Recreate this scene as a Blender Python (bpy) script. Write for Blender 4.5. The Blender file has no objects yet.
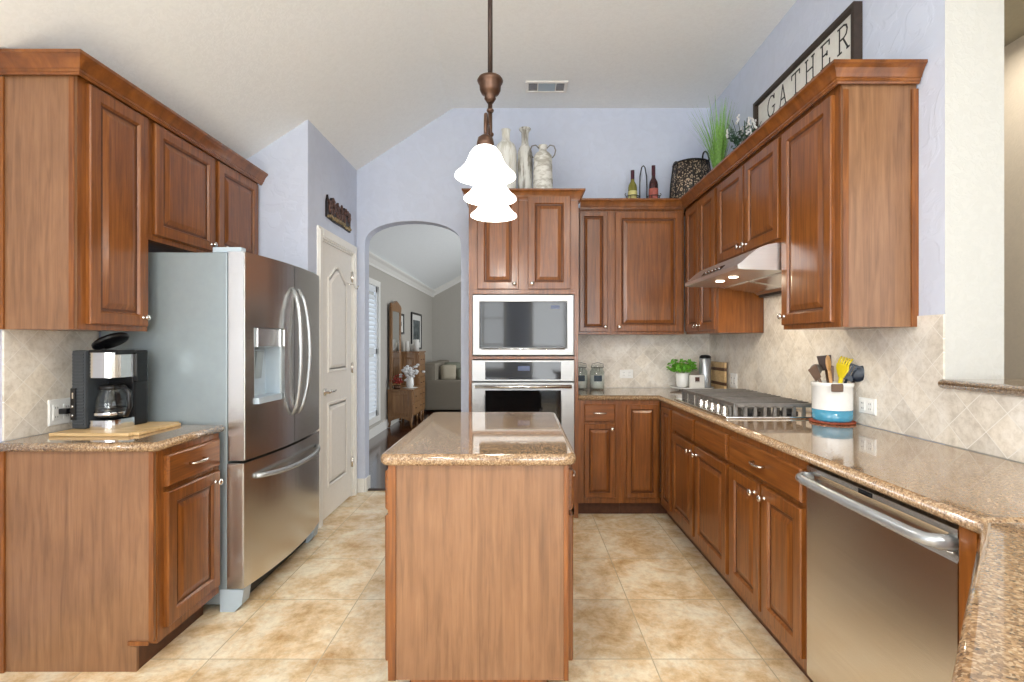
import bpy, bmesh, math, random
from mathutils import Vector as V, Matrix
random.seed(7)
PI = math.pi
S = bpy.context.scene
COL = S.collection
S.view_settings.view_transform = 'Standard'
try: S.view_settings.look = 'None'
except Exception: pass
S.view_settings.gamma = 1.0
S.view_settings.use_curve_mapping = False
S.view_settings.exposure = 0.0

# ---------------------------------------------------------------- camera
cd = bpy.data.cameras.new('camera'); cam = bpy.data.objects.new('camera', cd); COL.objects.link(cam)
cam.location = (0, 0, 1.31); cam.rotation_euler = (PI/2, 0, 0)
cd.sensor_width = 36; cd.lens = 496/1024*36; cd.shift_x = -8.5/1024; cd.shift_y = 1.4/1024
cd.clip_start = 0.02; cd.clip_end = 100
S.camera = cam

# ---------------------------------------------------------------- world and lights
W = bpy.data.worlds.new('world'); S.world = W; W.use_nodes = True
wn = W.node_tree.nodes['Background']; wn.inputs[0].default_value = (0.80, 0.90, 1.0, 1); wn.inputs[1].default_value = 1.0

def area(name, loc, look, sx, sy, power, color=(1, 1, 1), spread=PI):
    l = bpy.data.lights.new(name, 'AREA'); l.shape = 'RECTANGLE'; l.size = sx; l.size_y = sy
    l.energy = power; l.color = color; l.spread = spread
    o = bpy.data.objects.new(name, l); COL.objects.link(o); o.location = loc
    o.rotation_euler = (V(look)-V(loc)).to_track_quat('-Z', 'Y').to_euler()
    return o
def point(name, loc, power, color=(1, .9, .8), r=.04):
    l = bpy.data.lights.new(name, 'POINT'); l.energy = power; l.color = color; l.shadow_soft_size = r
    o = bpy.data.objects.new(name, l); COL.objects.link(o); o.location = loc; return o
DAY = (.955, .985, 1.0)
area('rear_window_daylight', (-1.05, -3.30, 1.55), (-1.05, 0, 1.55), 1.5, 1.7, 85, DAY)
area('rear_glass_door_daylight', (0.95, -3.30, 1.35), (0.95, 0, 1.35), 1.5, 2.1, 140, DAY)
area('left_side_fill', (-2.30, -0.9, 1.55), (0, -0.9, 1.55), 1.9, 1.7, 95, DAY)  # added fill from the unseen left side, to get more light in
area('dining_side_fill', (2.78, -0.6, 1.7), (0, -0.6, 1.7), 2.2, 1.6, 16, DAY)  # added fill from the next room, its window is invented
area('dining_ceiling_fill', (2.45, 2.7, 3.0), (2.45, 2.7, 0), .3, .3, 7, (1, .95, .86))  # added lamp, hidden past the wall end, brightens the next room's wall
area('living_window_daylight', (-2.25, 6.5, 1.2), (0, 6.5, 1.2), 1.1, 1.7, 4, (.80, .90, 1))
area('living_room_fill', (2.8, 8.0, 1.6), (0, 8.0, 1.6), 2.4, 2.0, 110, DAY)  # added, unseen fill for the room beyond the arch
for i, (x, y) in enumerate([(-1.0, -.6), (.9, -.6), (-1.05, -2.1), (.9, -2.1)]):
    area('rear_ceiling_fill', (x, y, 3.30 if x > 0 else 2.95), (x, y, 0), .16, .16, 30, (1, .96, .90))  # added ceiling fills out of view behind the camera

# ---------------------------------------------------------------- materials
def srgb(r, g, b):
    f = lambda c: (c/255/12.92) if c/255 <= .04045 else ((c/255+.055)/1.055)**2.4
    return (f(r), f(g), f(b), 1)
class NT:
    def __init__(s, name):
        s.m = bpy.data.materials.new(name); s.m.use_nodes = True; s.t = s.m.node_tree; s.b = s.t.nodes['Principled BSDF']
    def n(s, typ, **kw):
        x = s.t.nodes.new(typ)
        for k, v in kw.items():
            if k in x.inputs: x.inputs[k].default_value = v
            else: setattr(x, k, v)
        return x
    def l(s, a, b): s.t.links.new(a, b)
    def ramp(s, fac, stops):
        r = s.t.nodes.new('ShaderNodeValToRGB'); e = r.color_ramp.elements
        while len(e) < len(stops): e.new(.5)
        for i, (p, c) in enumerate(stops): e[i].position = p; e[i].color = c
        s.l(fac, r.inputs[0]); return r.outputs[0]
    def mix(s, fac, a, b, mode='MIX'):
        m = s.t.nodes.new('ShaderNodeMix'); m.data_type = 'RGBA'; m.blend_type = mode
        for sock, v in ((m.inputs[0], fac), (m.inputs[6], a), (m.inputs[7], b)):
            if hasattr(v, 'links'): s.l(v, sock)
            else: sock.default_value = v
        return m.outputs[2]
    def bump(s, h, strength=.2, dist=.002):
        b = s.t.nodes.new('ShaderNodeBump'); b.inputs['Strength'].default_value = strength; b.inputs['Distance'].default_value = dist
        s.l(h, b.inputs['Height']); s.l(b.outputs[0], s.b.inputs['Normal'])
    def vec(s, scale=(1, 1, 1), rot=(0, 0, 0), loc=(0, 0, 0), rnd=False, coord='Object'):
        tc = s.t.nodes.new('ShaderNodeTexCoord'); out = tc.outputs[coord]
        if rnd:
            oi = s.t.nodes.new('ShaderNodeObjectInfo'); va = s.t.nodes.new('ShaderNodeVectorMath'); va.operation = 'MULTIPLY_ADD'
            cx = s.t.nodes.new('ShaderNodeCombineXYZ')
            for i in range(3): s.l(oi.outputs['Random'], cx.inputs[i])
            s.l(cx.outputs[0], va.inputs[0]); va.inputs[1].default_value = (7.3, 11.1, 5.7); s.l(out, va.inputs[2]); out = va.outputs[0]
        mp = s.t.nodes.new('ShaderNodeMapping'); s.l(out, mp.inputs[0])
        mp.inputs['Scale'].default_value = scale; mp.inputs['Rotation'].default_value = rot; mp.inputs['Location'].default_value = loc
        return mp.outputs[0]
def plain(name, col, rough=.5, metal=0, noise=.04, coat=0, emit=None, bump=0, alpha=None, trans=0, nscale=30, ior=1.45):
    t = NT(name); b = t.b
    b.inputs['Roughness'].default_value = rough; b.inputs['Metallic'].default_value = metal
    b.inputs['Coat Weight'].default_value = coat; b.inputs['IOR'].default_value = ior
    n = t.n('ShaderNodeTexNoise', Scale=nscale, Detail=3.0); t.l(t.vec(), n.inputs['Vector'])
    c2 = tuple(max(0, c*(1-noise*3)) for c in col[:3])+(1,)
    c3 = tuple(min(1, c*(1+noise*1.5)) for c in col[:3])+(1,)
    t.l(t.ramp(n.outputs[0], [(.3, c2), (.7, c3)]), b.inputs['Base Color'])
    if trans: b.inputs['Transmission Weight'].default_value = trans
    if emit: b.inputs['Emission Color'].default_value = emit[0]; b.inputs['Emission Strength'].default_value = emit[1]
    if bump: t.bump(n.outputs[0], bump, .003)
    return t.m
def wood(name, dark, mid, light, axis='z', rough=.32, coat=.25, sc=1.0):
    t = NT(name)
    a = 58*sc; l = 3.2*sc
    s = {'z': (a, a, l), 'x': (l, a, a), 'y': (a, l, a)}[axis]
    n1 = t.n('ShaderNodeTexNoise', Scale=1.0, Detail=6.0, Roughness=.62, Distortion=.6); t.l(t.vec(s, rnd=True), n1.inputs['Vector'])
    n2 = t.n('ShaderNodeTexNoise', Scale=2.6, Detail=3.0, Roughness=.55); t.l(t.vec(tuple(1.4 if q < a else 3.0 for q in s), rnd=True), n2.inputs['Vector'])
    c = t.ramp(n1.outputs[0], [(.22, dark), (.5, mid), (.80, light)])
    c2 = t.ramp(n2.outputs[0], [(.3, (.88, .86, .84, 1)), (.7, (1.08, 1.08, 1.08, 1))])
    t.l(t.mix(1.0, c, c2, 'MULTIPLY'), t.b.inputs['Base Color'])
    t.b.inputs['Roughness'].default_value = rough; t.b.inputs['Coat Weight'].default_value = coat; t.b.inputs['Coat Roughness'].default_value = .18
    t.bump(n1.outputs[0], .06, .002)
    return t.m
M = {}
WD, WM, WL = srgb(80, 43, 14), srgb(124, 71, 26), srgb(154, 96, 42)
M['wood'] = wood('cabinet_wood_vertical', WD, WM, WL, 'z')
M['wood_x'] = wood('cabinet_wood_along_x', WD, WM, WL, 'x')
M['wood_y'] = wood('cabinet_wood_along_y', WD, WM, WL, 'y')
M['veneer'] = wood('veneer_panel', srgb(104, 72, 48), srgb(134, 96, 66), srgb(152, 112, 80), 'z', .36, .25)
M['wood_crown'] = wood('crown_wood', WD, WM, WL, 'z', .3, .3, .25)
M['glaze'] = plain('dark_glaze_line', srgb(88, 48, 22), .4, noise=.1)
M['toe'] = plain('toe_kick_wood', srgb(92, 55, 34), .45, noise=.1)
M['dark_in'] = plain('dark_interior', srgb(18, 15, 13), .8)
def paint(name, col, bump=.35, rough=.75, sc=9):
    t = NT(name); n = t.n('ShaderNodeTexNoise', Scale=sc, Detail=4.0, Roughness=.5, Distortion=1.2); t.l(t.vec(), n.inputs['Vector'])
    c2 = tuple(c*.96 for c in col[:3])+(1,)
    t.l(t.ramp(n.outputs[0], [(.35, c2), (.6, col)]), t.b.inputs['Base Color'])
    t.b.inputs['Roughness'].default_value = rough
    t.bump(t.ramp(n.outputs[0], [(.48, (0, 0, 0, 1)), (.56, (1, 1, 1, 1))]), bump, .003)
    return t.m
M['lav'] = paint('lavender_blue_textured_paint', srgb(203, 210, 226))
M['ceil'] = paint('ceiling_paint', srgb(243, 246, 246), .15, .9, 40)
M['cream'] = paint('cream_paint', srgb(196, 195, 189), .25, .7, 30)
M['greige'] = paint('greige_paint', srgb(186, 181, 172), .15, .7, 30)
M['beige'] = paint('beige_wall_paint', srgb(214, 200, 180), .15, .7, 30)
M['olive'] = paint('next_room_ceiling_shaded', srgb(168, 160, 138), .1, .9, 40)  # shade on this ceiling is put into its olive colour
M['trim'] = plain('white_trim_paint', srgb(238, 236, 230), .35, noise=.01)
M['doorw'] = plain('white_door_paint', srgb(232, 228, 220), .35, noise=.01)
def granite():
    t = NT('speckled_tan_granite')
    v = t.n('ShaderNodeTexVoronoi', Scale=250.0); t.l(t.vec(), v.inputs['Vector'])
    n = t.n('ShaderNodeTexNoise', Scale=100.0, Detail=5.0, Roughness=.7); t.l(t.vec(), n.inputs['Vector'])
    n2 = t.n('ShaderNodeTexNoise', Scale=5.0, Detail=3.0); t.l(t.vec(), n2.inputs['Vector'])
    sep = t.n('ShaderNodeSeparateColor'); t.l(v.outputs['Color'], sep.inputs[0])
    c = t.ramp(sep.outputs[0], [(0, srgb(62, 48, 38)), (.18, srgb(104, 84, 66)), (.42, srgb(144, 112, 80)), (.72, srgb(172, 142, 108)), (1, srgb(204, 184, 154))])
    d = t.ramp(n.outputs[0], [(.38, srgb(92, 74, 58)), (.5, srgb(152, 120, 86)), (.66, srgb(186, 158, 122))])
    m = t.mix(.45, c, d)
    e = t.ramp(n2.outputs[0], [(.3, (.88, .86, .84, 1)), (.7, (1.05, 1.05, 1.05, 1))])
    t.l(t.mix(1.0, m, e, 'MULTIPLY'), t.b.inputs['Base Color'])
    t.b.inputs['Roughness'].default_value = .07; t.b.inputs['Coat Weight'].default_value = .5; t.b.inputs['Coat Roughness'].default_value = .03
    return t.m
M['granite'] = granite()
def tile(name, plane, size, rot, cols, grout, gw, off=(0, 0), rough=.35, cloud=4, size2=None, gl=.02):
    """square stone tiles laid on plane 'xy', 'yz' or 'xz'"""
    t = NT(name); tc = t.n('ShaderNodeTexCoord'); sp = t.n('ShaderNodeSeparateXYZ'); cb = t.n('ShaderNodeCombineXYZ')
    t.l(tc.outputs['Object'], sp.inputs[0])
    a, b = {'xy': (0, 1), 'yz': (1, 2), 'xz': (0, 2)}[plane]
    t.l(sp.outputs[a], cb.inputs[0]); t.l(sp.outputs[b], cb.inputs[1])
    mp = t.n('ShaderNodeMapping'); t.l(cb.outputs[0], mp.inputs[0]); mp.inputs['Rotation'].default_value = (0, 0, rot); mp.inputs['Location'].default_value = (off[0], off[1], 0)
    br = t.n('ShaderNodeTexBrick'); t.l(mp.outputs[0], br.inputs['Vector']); br.offset = 0; br.squash = 1
    br.inputs['Scale'].default_value = 1; br.inputs['Brick Width'].default_value = size; br.inputs['Row Height'].default_value = size2 or size
    br.inputs['Mortar Size'].default_value = gw; br.inputs['Mortar Smooth'].default_value = .25; br.inputs['Bias'].default_value = 0
    br.inputs['Color1'].default_value = (0, 0, 0, 1); br.inputs['Color2'].default_value = (1, 1, 1, 1); br.inputs['Mortar'].default_value = (.5, .5, .5, 1)
    n = t.n('ShaderNodeTexNoise', Scale=float(cloud), Detail=9.0, Roughness=.72, Distortion=.25); t.l(t.vec(), n.inputs['Vector'])
    n3 = t.n('ShaderNodeTexNoise', Scale=float(cloud)*6, Detail=5.0, Roughness=.7, Distortion=.4); t.l(t.vec(), n3.inputs['Vector'])
    base = t.ramp(n.outputs[0], [(.32, cols[0]), (.47, cols[1]), (.60, cols[2])])
    fine = t.ramp(n3.outputs[0], [(.34, (.84, .82, .79, 1)), (.55, (1.03, 1.03, 1.03, 1))])
    base = t.mix(.8, base, fine, 'MULTIPLY')
    tint = t.ramp(br.outputs['Color'], [(0, (.86, .855, .85, 1)), (.5, (1, 1, 1, 1)), (1, (1.06, 1.05, 1.03, 1))])
    base = t.mix(.8, base, tint, 'MULTIPLY')
    t.l(t.mix(br.outputs['Fac'], base, grout), t.b.inputs['Base Color'])
    t.b.inputs['Roughness'].default_value = rough
    inv = t.n('ShaderNodeMath', operation='SUBTRACT'); inv.inputs[0].default_value = 1.0; t.l(br.outputs['Fac'], inv.inputs[1])
    t.bump(inv.outputs[0], .25, .002)
    return t.m
M['floor'] = tile('travertine_floor_tile', 'xy', .458, 0, [srgb(196, 156, 106), srgb(230, 204, 164), srgb(246, 234, 208)], srgb(196, 178, 148), .0028, off=(-.545+.458*8, -2.052+.475*9), rough=.2, cloud=4.5, size2=.475)
BS = [srgb(202, 193, 178), srgb(224, 216, 203), srgb(234, 228, 218)]
M['splash_yz'] = tile('diagonal_travertine_backsplash_side', 'yz', .108, PI/4, BS, srgb(234, 229, 220), .0016, rough=.4, cloud=7)
M['splash_xz'] = tile('diagonal_travertine_backsplash_back', 'xz', .108, PI/4, BS, srgb(234, 229, 220), .0016, rough=.4, cloud=7)
M['oakfloor'] = wood('dark_polished_wood_floor', srgb(42, 20, 12), srgb(66, 34, 20), srgb(88, 48, 28), 'y', .12, .4, .5)
def steel(name, col=(.56, .55, .53, 1), rough=.24, axis='z'):
    t = NT(name); s = {'z': (2, 2, 260), 'x': (260, 2, 2), 'y': (2, 260, 2)}[axis]
    n = t.n('ShaderNodeTexNoise', Scale=1.0, Detail=4.0); t.l(t.vec(s), n.inputs['Vector'])
    t.l(t.ramp(n.outputs[0], [(.3, tuple(c*.93 for c in col[:3])+(1,)), (.7, col)]), t.b.inputs['Base Color'])
    t.b.inputs['Metallic'].default_value = 1; t.b.inputs['Roughness'].default_value = rough
    t.bump(n.outputs[0], .03, .001)
    return t.m
M['steel'] = steel('brushed_stainless_steel', (.74, .725, .70, 1), .27)
M['steel_b'] = steel('bright_polished_steel', (.80, .79, .77, 1), .12)
M['steel_o'] = steel('soft_oven_steel', (.36, .355, .345, 1), .40)
M['steel_h'] = steel('hood_steel', (.86, .85, .83, 1), .34)
M['nickel'] = steel('satin_nickel', (.78, .75, .70, 1), .2)
M['fgrey'] = plain('fridge_side_grey_paint', srgb(150, 161, 165), .38, .35, noise=.01)
M['fgrey2'] = plain('fridge_light_grey_plastic', srgb(176, 190, 200), .3, noise=.01)
M['black'] = plain('black_plastic', srgb(20, 20, 22), .3, noise=.02)
M['blackg'] = plain('black_glass', srgb(12, 13, 14), .05, noise=.0)
M['iron'] = plain('cast_iron_grey', srgb(138, 134, 130), .35, .7, noise=.05)
M['bronze'] = plain('aged_bronze', srgb(96, 72, 58), .38, .75, noise=.08)
M['bronze2'] = plain('dark_bronze_rod', srgb(64, 50, 44), .45, .5, noise=.05)
M['white'] = plain('white_glazed_ceramic', srgb(236, 236, 232), .15, noise=.01, coat=.5)
M['plastic_w'] = plain('white_outlet_plastic', srgb(240, 240, 236), .3, noise=.0)
M['teal'] = plain('teal_glaze', srgb(70, 146, 176), .15, noise=.04, coat=.5)
M['terra'] = plain('terracotta', srgb(140, 66, 40), .6, noise=.1)
M['shade'] = plain('lit_frosted_glass_shade', srgb(250, 248, 240), .35, noise=0, emit=((1, .97, .92, 1), 2.2))
M['lamp_glow'] = plain('hood_lamp_glow', srgb(255, 240, 210), .4, noise=0, emit=((1, .9, .72, 1), 8))
M['display'] = plain('blue_display', srgb(30, 40, 70), .2, noise=0, emit=((.2, .35, 1, 1), .05))
def clear_glass():
    t = NT('clear_thin_glass'); nt = t.t; tr = nt.nodes.new('ShaderNodeBsdfTransparent'); tr.inputs[0].default_value = (.93, .96, .96, 1)
    gl = nt.nodes.new('ShaderNodeBsdfGlossy'); gl.inputs['Roughness'].default_value = .03; lw = nt.nodes.new('ShaderNodeLayerWeight'); fr = nt.nodes.new('ShaderNodeMath'); fr.operation = 'MULTIPLY_ADD'; fr.inputs[1].default_value = .45; fr.inputs[2].default_value = .05
    pw = nt.nodes.new('ShaderNodeMath'); pw.operation = 'POWER'; pw.inputs[1].default_value = 4; t.l(lw.outputs['Facing'], pw.inputs[0]); t.l(pw.outputs[0], fr.inputs[0])
    mx = nt.nodes.new('ShaderNodeMixShader'); t.l(fr.outputs[0], mx.inputs[0]); t.l(tr.outputs[0], mx.inputs[1]); t.l(gl.outputs[0], mx.inputs[2])
    t.l(mx.outputs[0], nt.nodes['Material Output'].inputs[0]); return t.m
M['glass'] = clear_glass()
M['satin'] = plain('pale_satin_metal', srgb(176, 180, 182), .26, .6, noise=.02)
M['housing'] = plain('grey_ribbed_plastic', srgb(62, 66, 70), .35, noise=.03)
M['bamboo'] = wood('bamboo_board', srgb(176, 140, 92), srgb(206, 174, 124), srgb(224, 196, 150), 'x', .45, .1)
M['walnut'] = wood('dark_board_stripe', srgb(70, 42, 26), srgb(92, 58, 36), srgb(110, 72, 46), 'y', .45, .1)
M['spoonw'] = wood('light_spoon_wood', srgb(176, 128, 80), srgb(200, 154, 104), srgb(218, 176, 126), 'z', .5, 0)
M['oak'] = wood('antique_oak', srgb(104, 70, 40), srgb(138, 98, 58), srgb(170, 128, 82), 'z', .4, .2)
M['yellow'] = plain('yellow_nylon', srgb(232, 210, 40), .35, noise=.02)
M['navy'] = plain('navy_nylon', srgb(12, 26, 42), .3, noise=.03)
M['brownp'] = plain('taupe_silicone', srgb(112, 90, 76), .5, noise=.05)
M['leaf'] = plain('bright_leaf', srgb(110, 180, 56), .5, noise=.15, nscale=80)
M['grass'] = plain('grass_blade', srgb(132, 184, 84), .5, noise=.15, nscale=60)
M['leafd'] = plain('dark_leaf', srgb(52, 82, 58), .5, noise=.15, nscale=80)
M['petal'] = plain('white_petal', srgb(226, 224, 222), .6, noise=.03)
M['redf'] = plain('red_berry', srgb(150, 40, 26), .5, noise=.15, nscale=60)
M['chalk'] = plain('slate_label', srgb(58, 72, 84), .6, noise=.05)
M['flour'] = plain('white_flour', srgb(236, 232, 224), .8, noise=.02)
M['wine_g'] = plain('green_gold_bottle_glass', srgb(120, 116, 40), .08, noise=.05, coat=.6)
M['wine_r'] = plain('dark_red_bottle_glass', srgb(60, 22, 22), .08, noise=.05, coat=.6)
M['foil'] = plain('burgundy_foil', srgb(70, 24, 36), .35, .3, noise=.05)
M['labelp'] = plain('pink_wine_label', srgb(176, 96, 84), .6, noise=.1)
M['labely'] = plain('cream_wine_label', srgb(206, 196, 130), .6, noise=.05)
M['fab'] = plain('taupe_upholstery', srgb(136, 128, 114), .9, noise=.06, bump=.2, nscale=200)
M['fab2'] = plain('sage_cushion_fabric', srgb(126, 128, 112), .9, noise=.06, bump=.2, nscale=200)
M['fab3'] = plain('cream_cushion_fabric', srgb(180, 170, 150), .9, noise=.06, bump=.2, nscale=200)
M['mirror'] = plain('mirror_glass', (.86, .88, .88, 1), .02, 1.0, noise=0)
M['blackf'] = plain('black_frame', srgb(26, 24, 24), .4, noise=.03)
M['paper'] = plain('white_mat_board', srgb(224, 222, 216), .7, noise=.01)
M['print'] = plain('grey_print', srgb(96, 104, 104), .7, noise=.35, nscale=9)
M['slat'] = plain('white_shutter_slat', srgb(236, 240, 244), .4, noise=.01)
M['signb'] = plain('dark_brown_sign_frame', srgb(58, 46, 38), .55, noise=.08)
M['signw'] = plain('off_white_sign_board', srgb(226, 224, 216), .6, noise=.02)
M['ink'] = plain('charcoal_lettering', srgb(52, 50, 50), .6, noise=.02)
M['plaque'] = plain('painted_relief', srgb(96, 66, 56), .55, .2, noise=.3, nscale=50, bump=.5)
M['plaque_d'] = plain('dark_painted_relief', srgb(36, 28, 30), .5, .2, noise=.2, nscale=60)
M['plaque_g'] = plain('gold_painted_relief', srgb(150, 132, 96), .5, .3, noise=.2, nscale=60)
def streaky(name, base, streak, z=False):
    t = NT(name); n = t.n('ShaderNodeTexNoise', Scale=1.0, Detail=5.0, Roughness=.6)
    t.l(t.vec((26, 26, 5) if z else (12, 12, 30)), n.inputs['Vector'])
    t.l(t.ramp(n.outputs[0], [(.42, streak), (.54, base)]), t.b.inputs['Base Color']); t.b.inputs['Roughness'].default_value = .6
    return t.m
M['vase1'] = streaky('cream_distressed_ceramic', srgb(226, 226, 220), srgb(198, 196, 184), True)
M['vase2'] = streaky('grey_streaked_ceramic', srgb(206, 206, 200), srgb(128, 124, 114), True)
M['vase3'] = streaky('ribbed_whitewashed_ceramic', srgb(220, 219, 212), srgb(172, 168, 156))
def wicker():
    t = NT('woven_leopard_wicker'); v = t.n('ShaderNodeTexVoronoi', Scale=70.0); t.l(t.vec(), v.inputs['Vector'])
    t.l(t.ramp(v.outputs['Distance'], [(.36, srgb(186, 166, 140)), (.46, srgb(44, 36, 32))]), t.b.inputs['Base Color']); t.b.inputs['Roughness'].default_value = .6
    return t.m
M['wicker'] = wicker()

# ---------------------------------------------------------------- mesh helpers
class MB:
    def __init__(s): s.bm = bmesh.new(); s.mi = 0; s.smooth = False
    def f(s, vs):
        try: q = s.bm.faces.new(vs); q.material_index = s.mi; q.smooth = s.smooth; return q
        except ValueError: return None
    def v(s, p): return s.bm.verts.new(p)
    def box(s, x0, x1, y0, y1, z0, z1, bev=0):
        if bev:
            b2 = bmesh.new(); bmesh.ops.create_cube(b2, size=1)
            for v in b2.verts: v.co = V(((x0+x1)/2+v.co.x*(x1-x0), (y0+y1)/2+v.co.y*(y1-y0), (z0+z1)/2+v.co.z*(z1-z0)))
            bmesh.ops.bevel(b2, geom=b2.edges[:], offset=bev, segments=2, profile=.7, affect='EDGES')
            mp = {v: s.v(v.co) for v in b2.verts}
            for f in b2.faces: s.f([mp[v] for v in f.verts])
            b2.free(); return s
        P = [s.v((x, y, z)) for z in (z0, z1) for y in (y0, y1) for x in (x0, x1)]
        for q in ((0, 2, 3, 1), (4, 5, 7, 6), (0, 1, 5, 4), (2, 6, 7, 3), (0, 4, 6, 2), (1, 3, 7, 5)): s.f([P[i] for i in q])
        return s
    def prism(s, pts, axis, a0, a1):
        """2D polygon pts extruded along axis; pts are the other two coordinates in order"""
        def mk(p, a):
            return {'x': (a, p[0], p[1]), 'y': (p[0], a, p[1]), 'z': (p[0], p[1], a)}[axis]
        A = [s.v(mk(p, a0)) for p in pts]; B = [s.v(mk(p, a1)) for p in pts]
        s.f(A[::-1]); s.f(B); n = len(pts)
        for i in range(n): s.f([A[i], A[(i+1) % n], B[(i+1) % n], B[i]])
        return s
    def rings(s, R, close=True, cap0=True, cap1=True, mats=None):
        L = [[s.v(p) for p in r] for r in R]; n = len(L[0])
        for k, (a, b) in enumerate(zip(L, L[1:])):
            if mats: s.mi = mats[k]
            for i in range(n if close else n-1): s.f([a[i], a[(i+1) % n], b[(i+1) % n], b[i]])
        if mats: s.mi = 0
        if cap0: s.f(L[0][::-1])
        if cap1: s.f(L[-1])
        return s
    def lathe(s, prof, c=(0, 0, 0), seg=24, cap=True, axis='z'):
        sm = s.smooth; s.smooth = True; R = []
        for r, h in prof:
            ring = []
            for i in range(seg):
                a = 2*PI*i/seg; x, y = max(r, .0002)*math.cos(a), max(r, .0002)*math.sin(a)
                p = {'z': (x, y, h), 'y': (x, h, y), 'x': (h, x, y)}[axis]
                ring.append((c[0]+p[0], c[1]+p[1], c[2]+p[2]))
            R.append(ring)
        s.rings(R, True, cap, cap); s.smooth = sm; return s
    def tube(s, pts, r, seg=8, closed=False):
        sm = s.smooth; s.smooth = True
        P = [V(p) for p in pts]; n = len(P); R = []; up = None
        for i, p in enumerate(P):
            if closed: t = P[(i+1) % n]-P[i-1]
            else: t = P[min(i+1, n-1)]-P[max(i-1, 0)]
            t.normalize()
            if up is None: up = V((0, 0, 1)) if abs(t.z) < .9 else V((1, 0, 0))
            a = t.cross(up)
            if a.length < 1e-5: a = t.orthogonal()
            a.normalize(); b = a.cross(t).normalized(); up = b
            rr = r[i] if isinstance(r, (list, tuple)) else r
            R.append([p+a*rr*math.cos(2*PI*k/seg)+b*rr*math.sin(2*PI*k/seg) for k in range(seg)])
        if closed: R.append(R[0]); s.rings(R, True, False, False)
        else: s.rings(R)
        s.smooth = sm; return s
    def ell(s, c, rx, ry, rz, seg=16, nr=8):
        return s.xf_lathe([(math.sin(PI*i/nr), -math.cos(PI*i/nr)) for i in range(nr+1)], c, (rx, ry, rz), seg)
    def xf_lathe(s, prof, c, sc, seg=20, rot=None):
        sm = s.smooth; s.smooth = True; R = []
        for r, h in prof:
            ring = []
            for i in range(seg):
                a = 2*PI*i/seg; p = V((max(r, .004)*math.cos(a)*sc[0], max(r, .004)*math.sin(a)*sc[1], h*sc[2]))
                if rot: p = rot @ p
                ring.append(V(c)+p)
            R.append(ring)
        s.rings(R); s.smooth = sm; return s
    def sweep(s, path, prof, closed=False, up=0):
        """sweep (out,z) profile along XY path, outward = right of travel"""
        P = [V((p[0], p[1])) for p in path]; n = len(P); R = []
        for i in range(n):
            d0 = (P[i]-P[i-1]).normalized() if (i > 0 or closed) else None
            d1 = (P[(i+1) % n]-P[i]).normalized() if (i < n-1 or closed) else None
            d0 = d0 or d1; d1 = d1 or d0
            n0 = V((d0.y, -d0.x)); n1 = V((d1.y, -d1.x)); m = (n0+n1)/(1+n0.dot(n1))
            R.append([(P[i].x+m.x*o, P[i].y+m.y*o, z) for o, z in prof])
        if closed: R.append(R[0])
        s.rings(R, True, not closed, not closed); return s
    def plate(s, o, U, N, w, h, rings, mats=None, Z=(0, 0, 1)):
        """nested rectangular rings (inset, depth) on a plane"""
        o, U, N, Z = V(o), V(U), V(N), V(Z); R = []
        for i, d in rings:
            R.append([o+U*a+Z*b+N*d for a, b in ((i, i), (w-i, i), (w-i, h-i), (i, h-i))])
        s.rings(R, mats=mats); return s
    def slab(s, poly, z0, z1, r=.014):
        P = [V(p) for p in poly]; n = len(P)
        def ins(d):
            out = []
            for i in range(n):
                d0 = (P[i]-P[i-1]).normalized(); d1 = (P[(i+1) % n]-P[i]).normalized()
                n0 = V((-d0.y, d0.x)); n1 = V((-d1.y, d1.x)); m = (n0+n1)/(1+n0.dot(n1)); out.append(P[i]+m*d)
            return out
        R = []
        for k in range(5):
            a = PI/2*k/4; q = ins(r*(1-math.sin(a))); R.append([(p.x, p.y, z0+r*(1-math.cos(a))) for p in q])
        for k in range(5):
            a = PI/2*k/4; q = ins(r*(1-math.cos(a))); R.append([(p.x, p.y, z1-r*(1-math.sin(a))) for p in q])
        s.smooth = True; s.rings(R, True, False, False); s.smooth = False
        s.f([s.v(p) for p in R[0]][::-1]); s.f([s.v(p) for p in R[-1]]); return s
ORG = {}
def part(name, mb, mats, parent=None, local=False, noweld=False):
    me = bpy.data.meshes.new(name)
    if not noweld: bmesh.ops.remove_doubles(mb.bm, verts=mb.bm.verts, dist=1e-6)
    bmesh.ops.recalc_face_normals(mb.bm, faces=mb.bm.faces)
    if parent is not None and not local:
        off = ORG.get(parent.name, V((0, 0, 0)))
        for v in mb.bm.verts: v.co -= off
    mb.bm.to_mesh(me); mb.bm.free()
    for m in (mats if isinstance(mats, (list, tuple)) else [mats]): me.materials.append(M[m])
    o = bpy.data.objects.new(name, me); COL.objects.link(o)
    if parent is not None: o.parent = parent; ORG[o.name] = ORG.get(parent.name, V((0, 0, 0)))
    return o
def thing(name, label, cat, loc=(0, 0, 0), rz=0, group=None):
    o = bpy.data.objects.new(name, None); COL.objects.link(o); o.empty_display_size = .05
    o.location = loc; o.rotation_euler = (0, 0, rz); o['label'] = label; o['category'] = cat
    if group: o['group'] = group
    ORG[o.name] = V(loc); return o
def solo(name, label, cat, mb, mats, loc=None, rz=0, group=None, noweld=False):
    """one-mesh thing; when loc is given the mesh is in local coordinates"""
    o = part(name, mb, mats, noweld=noweld); o['label'] = label; o['category'] = cat
    if group: o['group'] = group
    if loc: o.location = loc; o.rotation_euler = (0, 0, rz)
    else:
        xs = [v.co.copy() for v in o.data.vertices]; c = V(((min(v.x for v in xs)+max(v.x for v in xs))/2, (min(v.y for v in xs)+max(v.y for v in xs))/2, min(v.z for v in xs)))
        for v in o.data.vertices: v.co = v.co-c
        o.location = c
    return o
def struct(name, mb, mats):
    o = part(name, mb, mats); o['kind'] = 'structure'; return o
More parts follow.
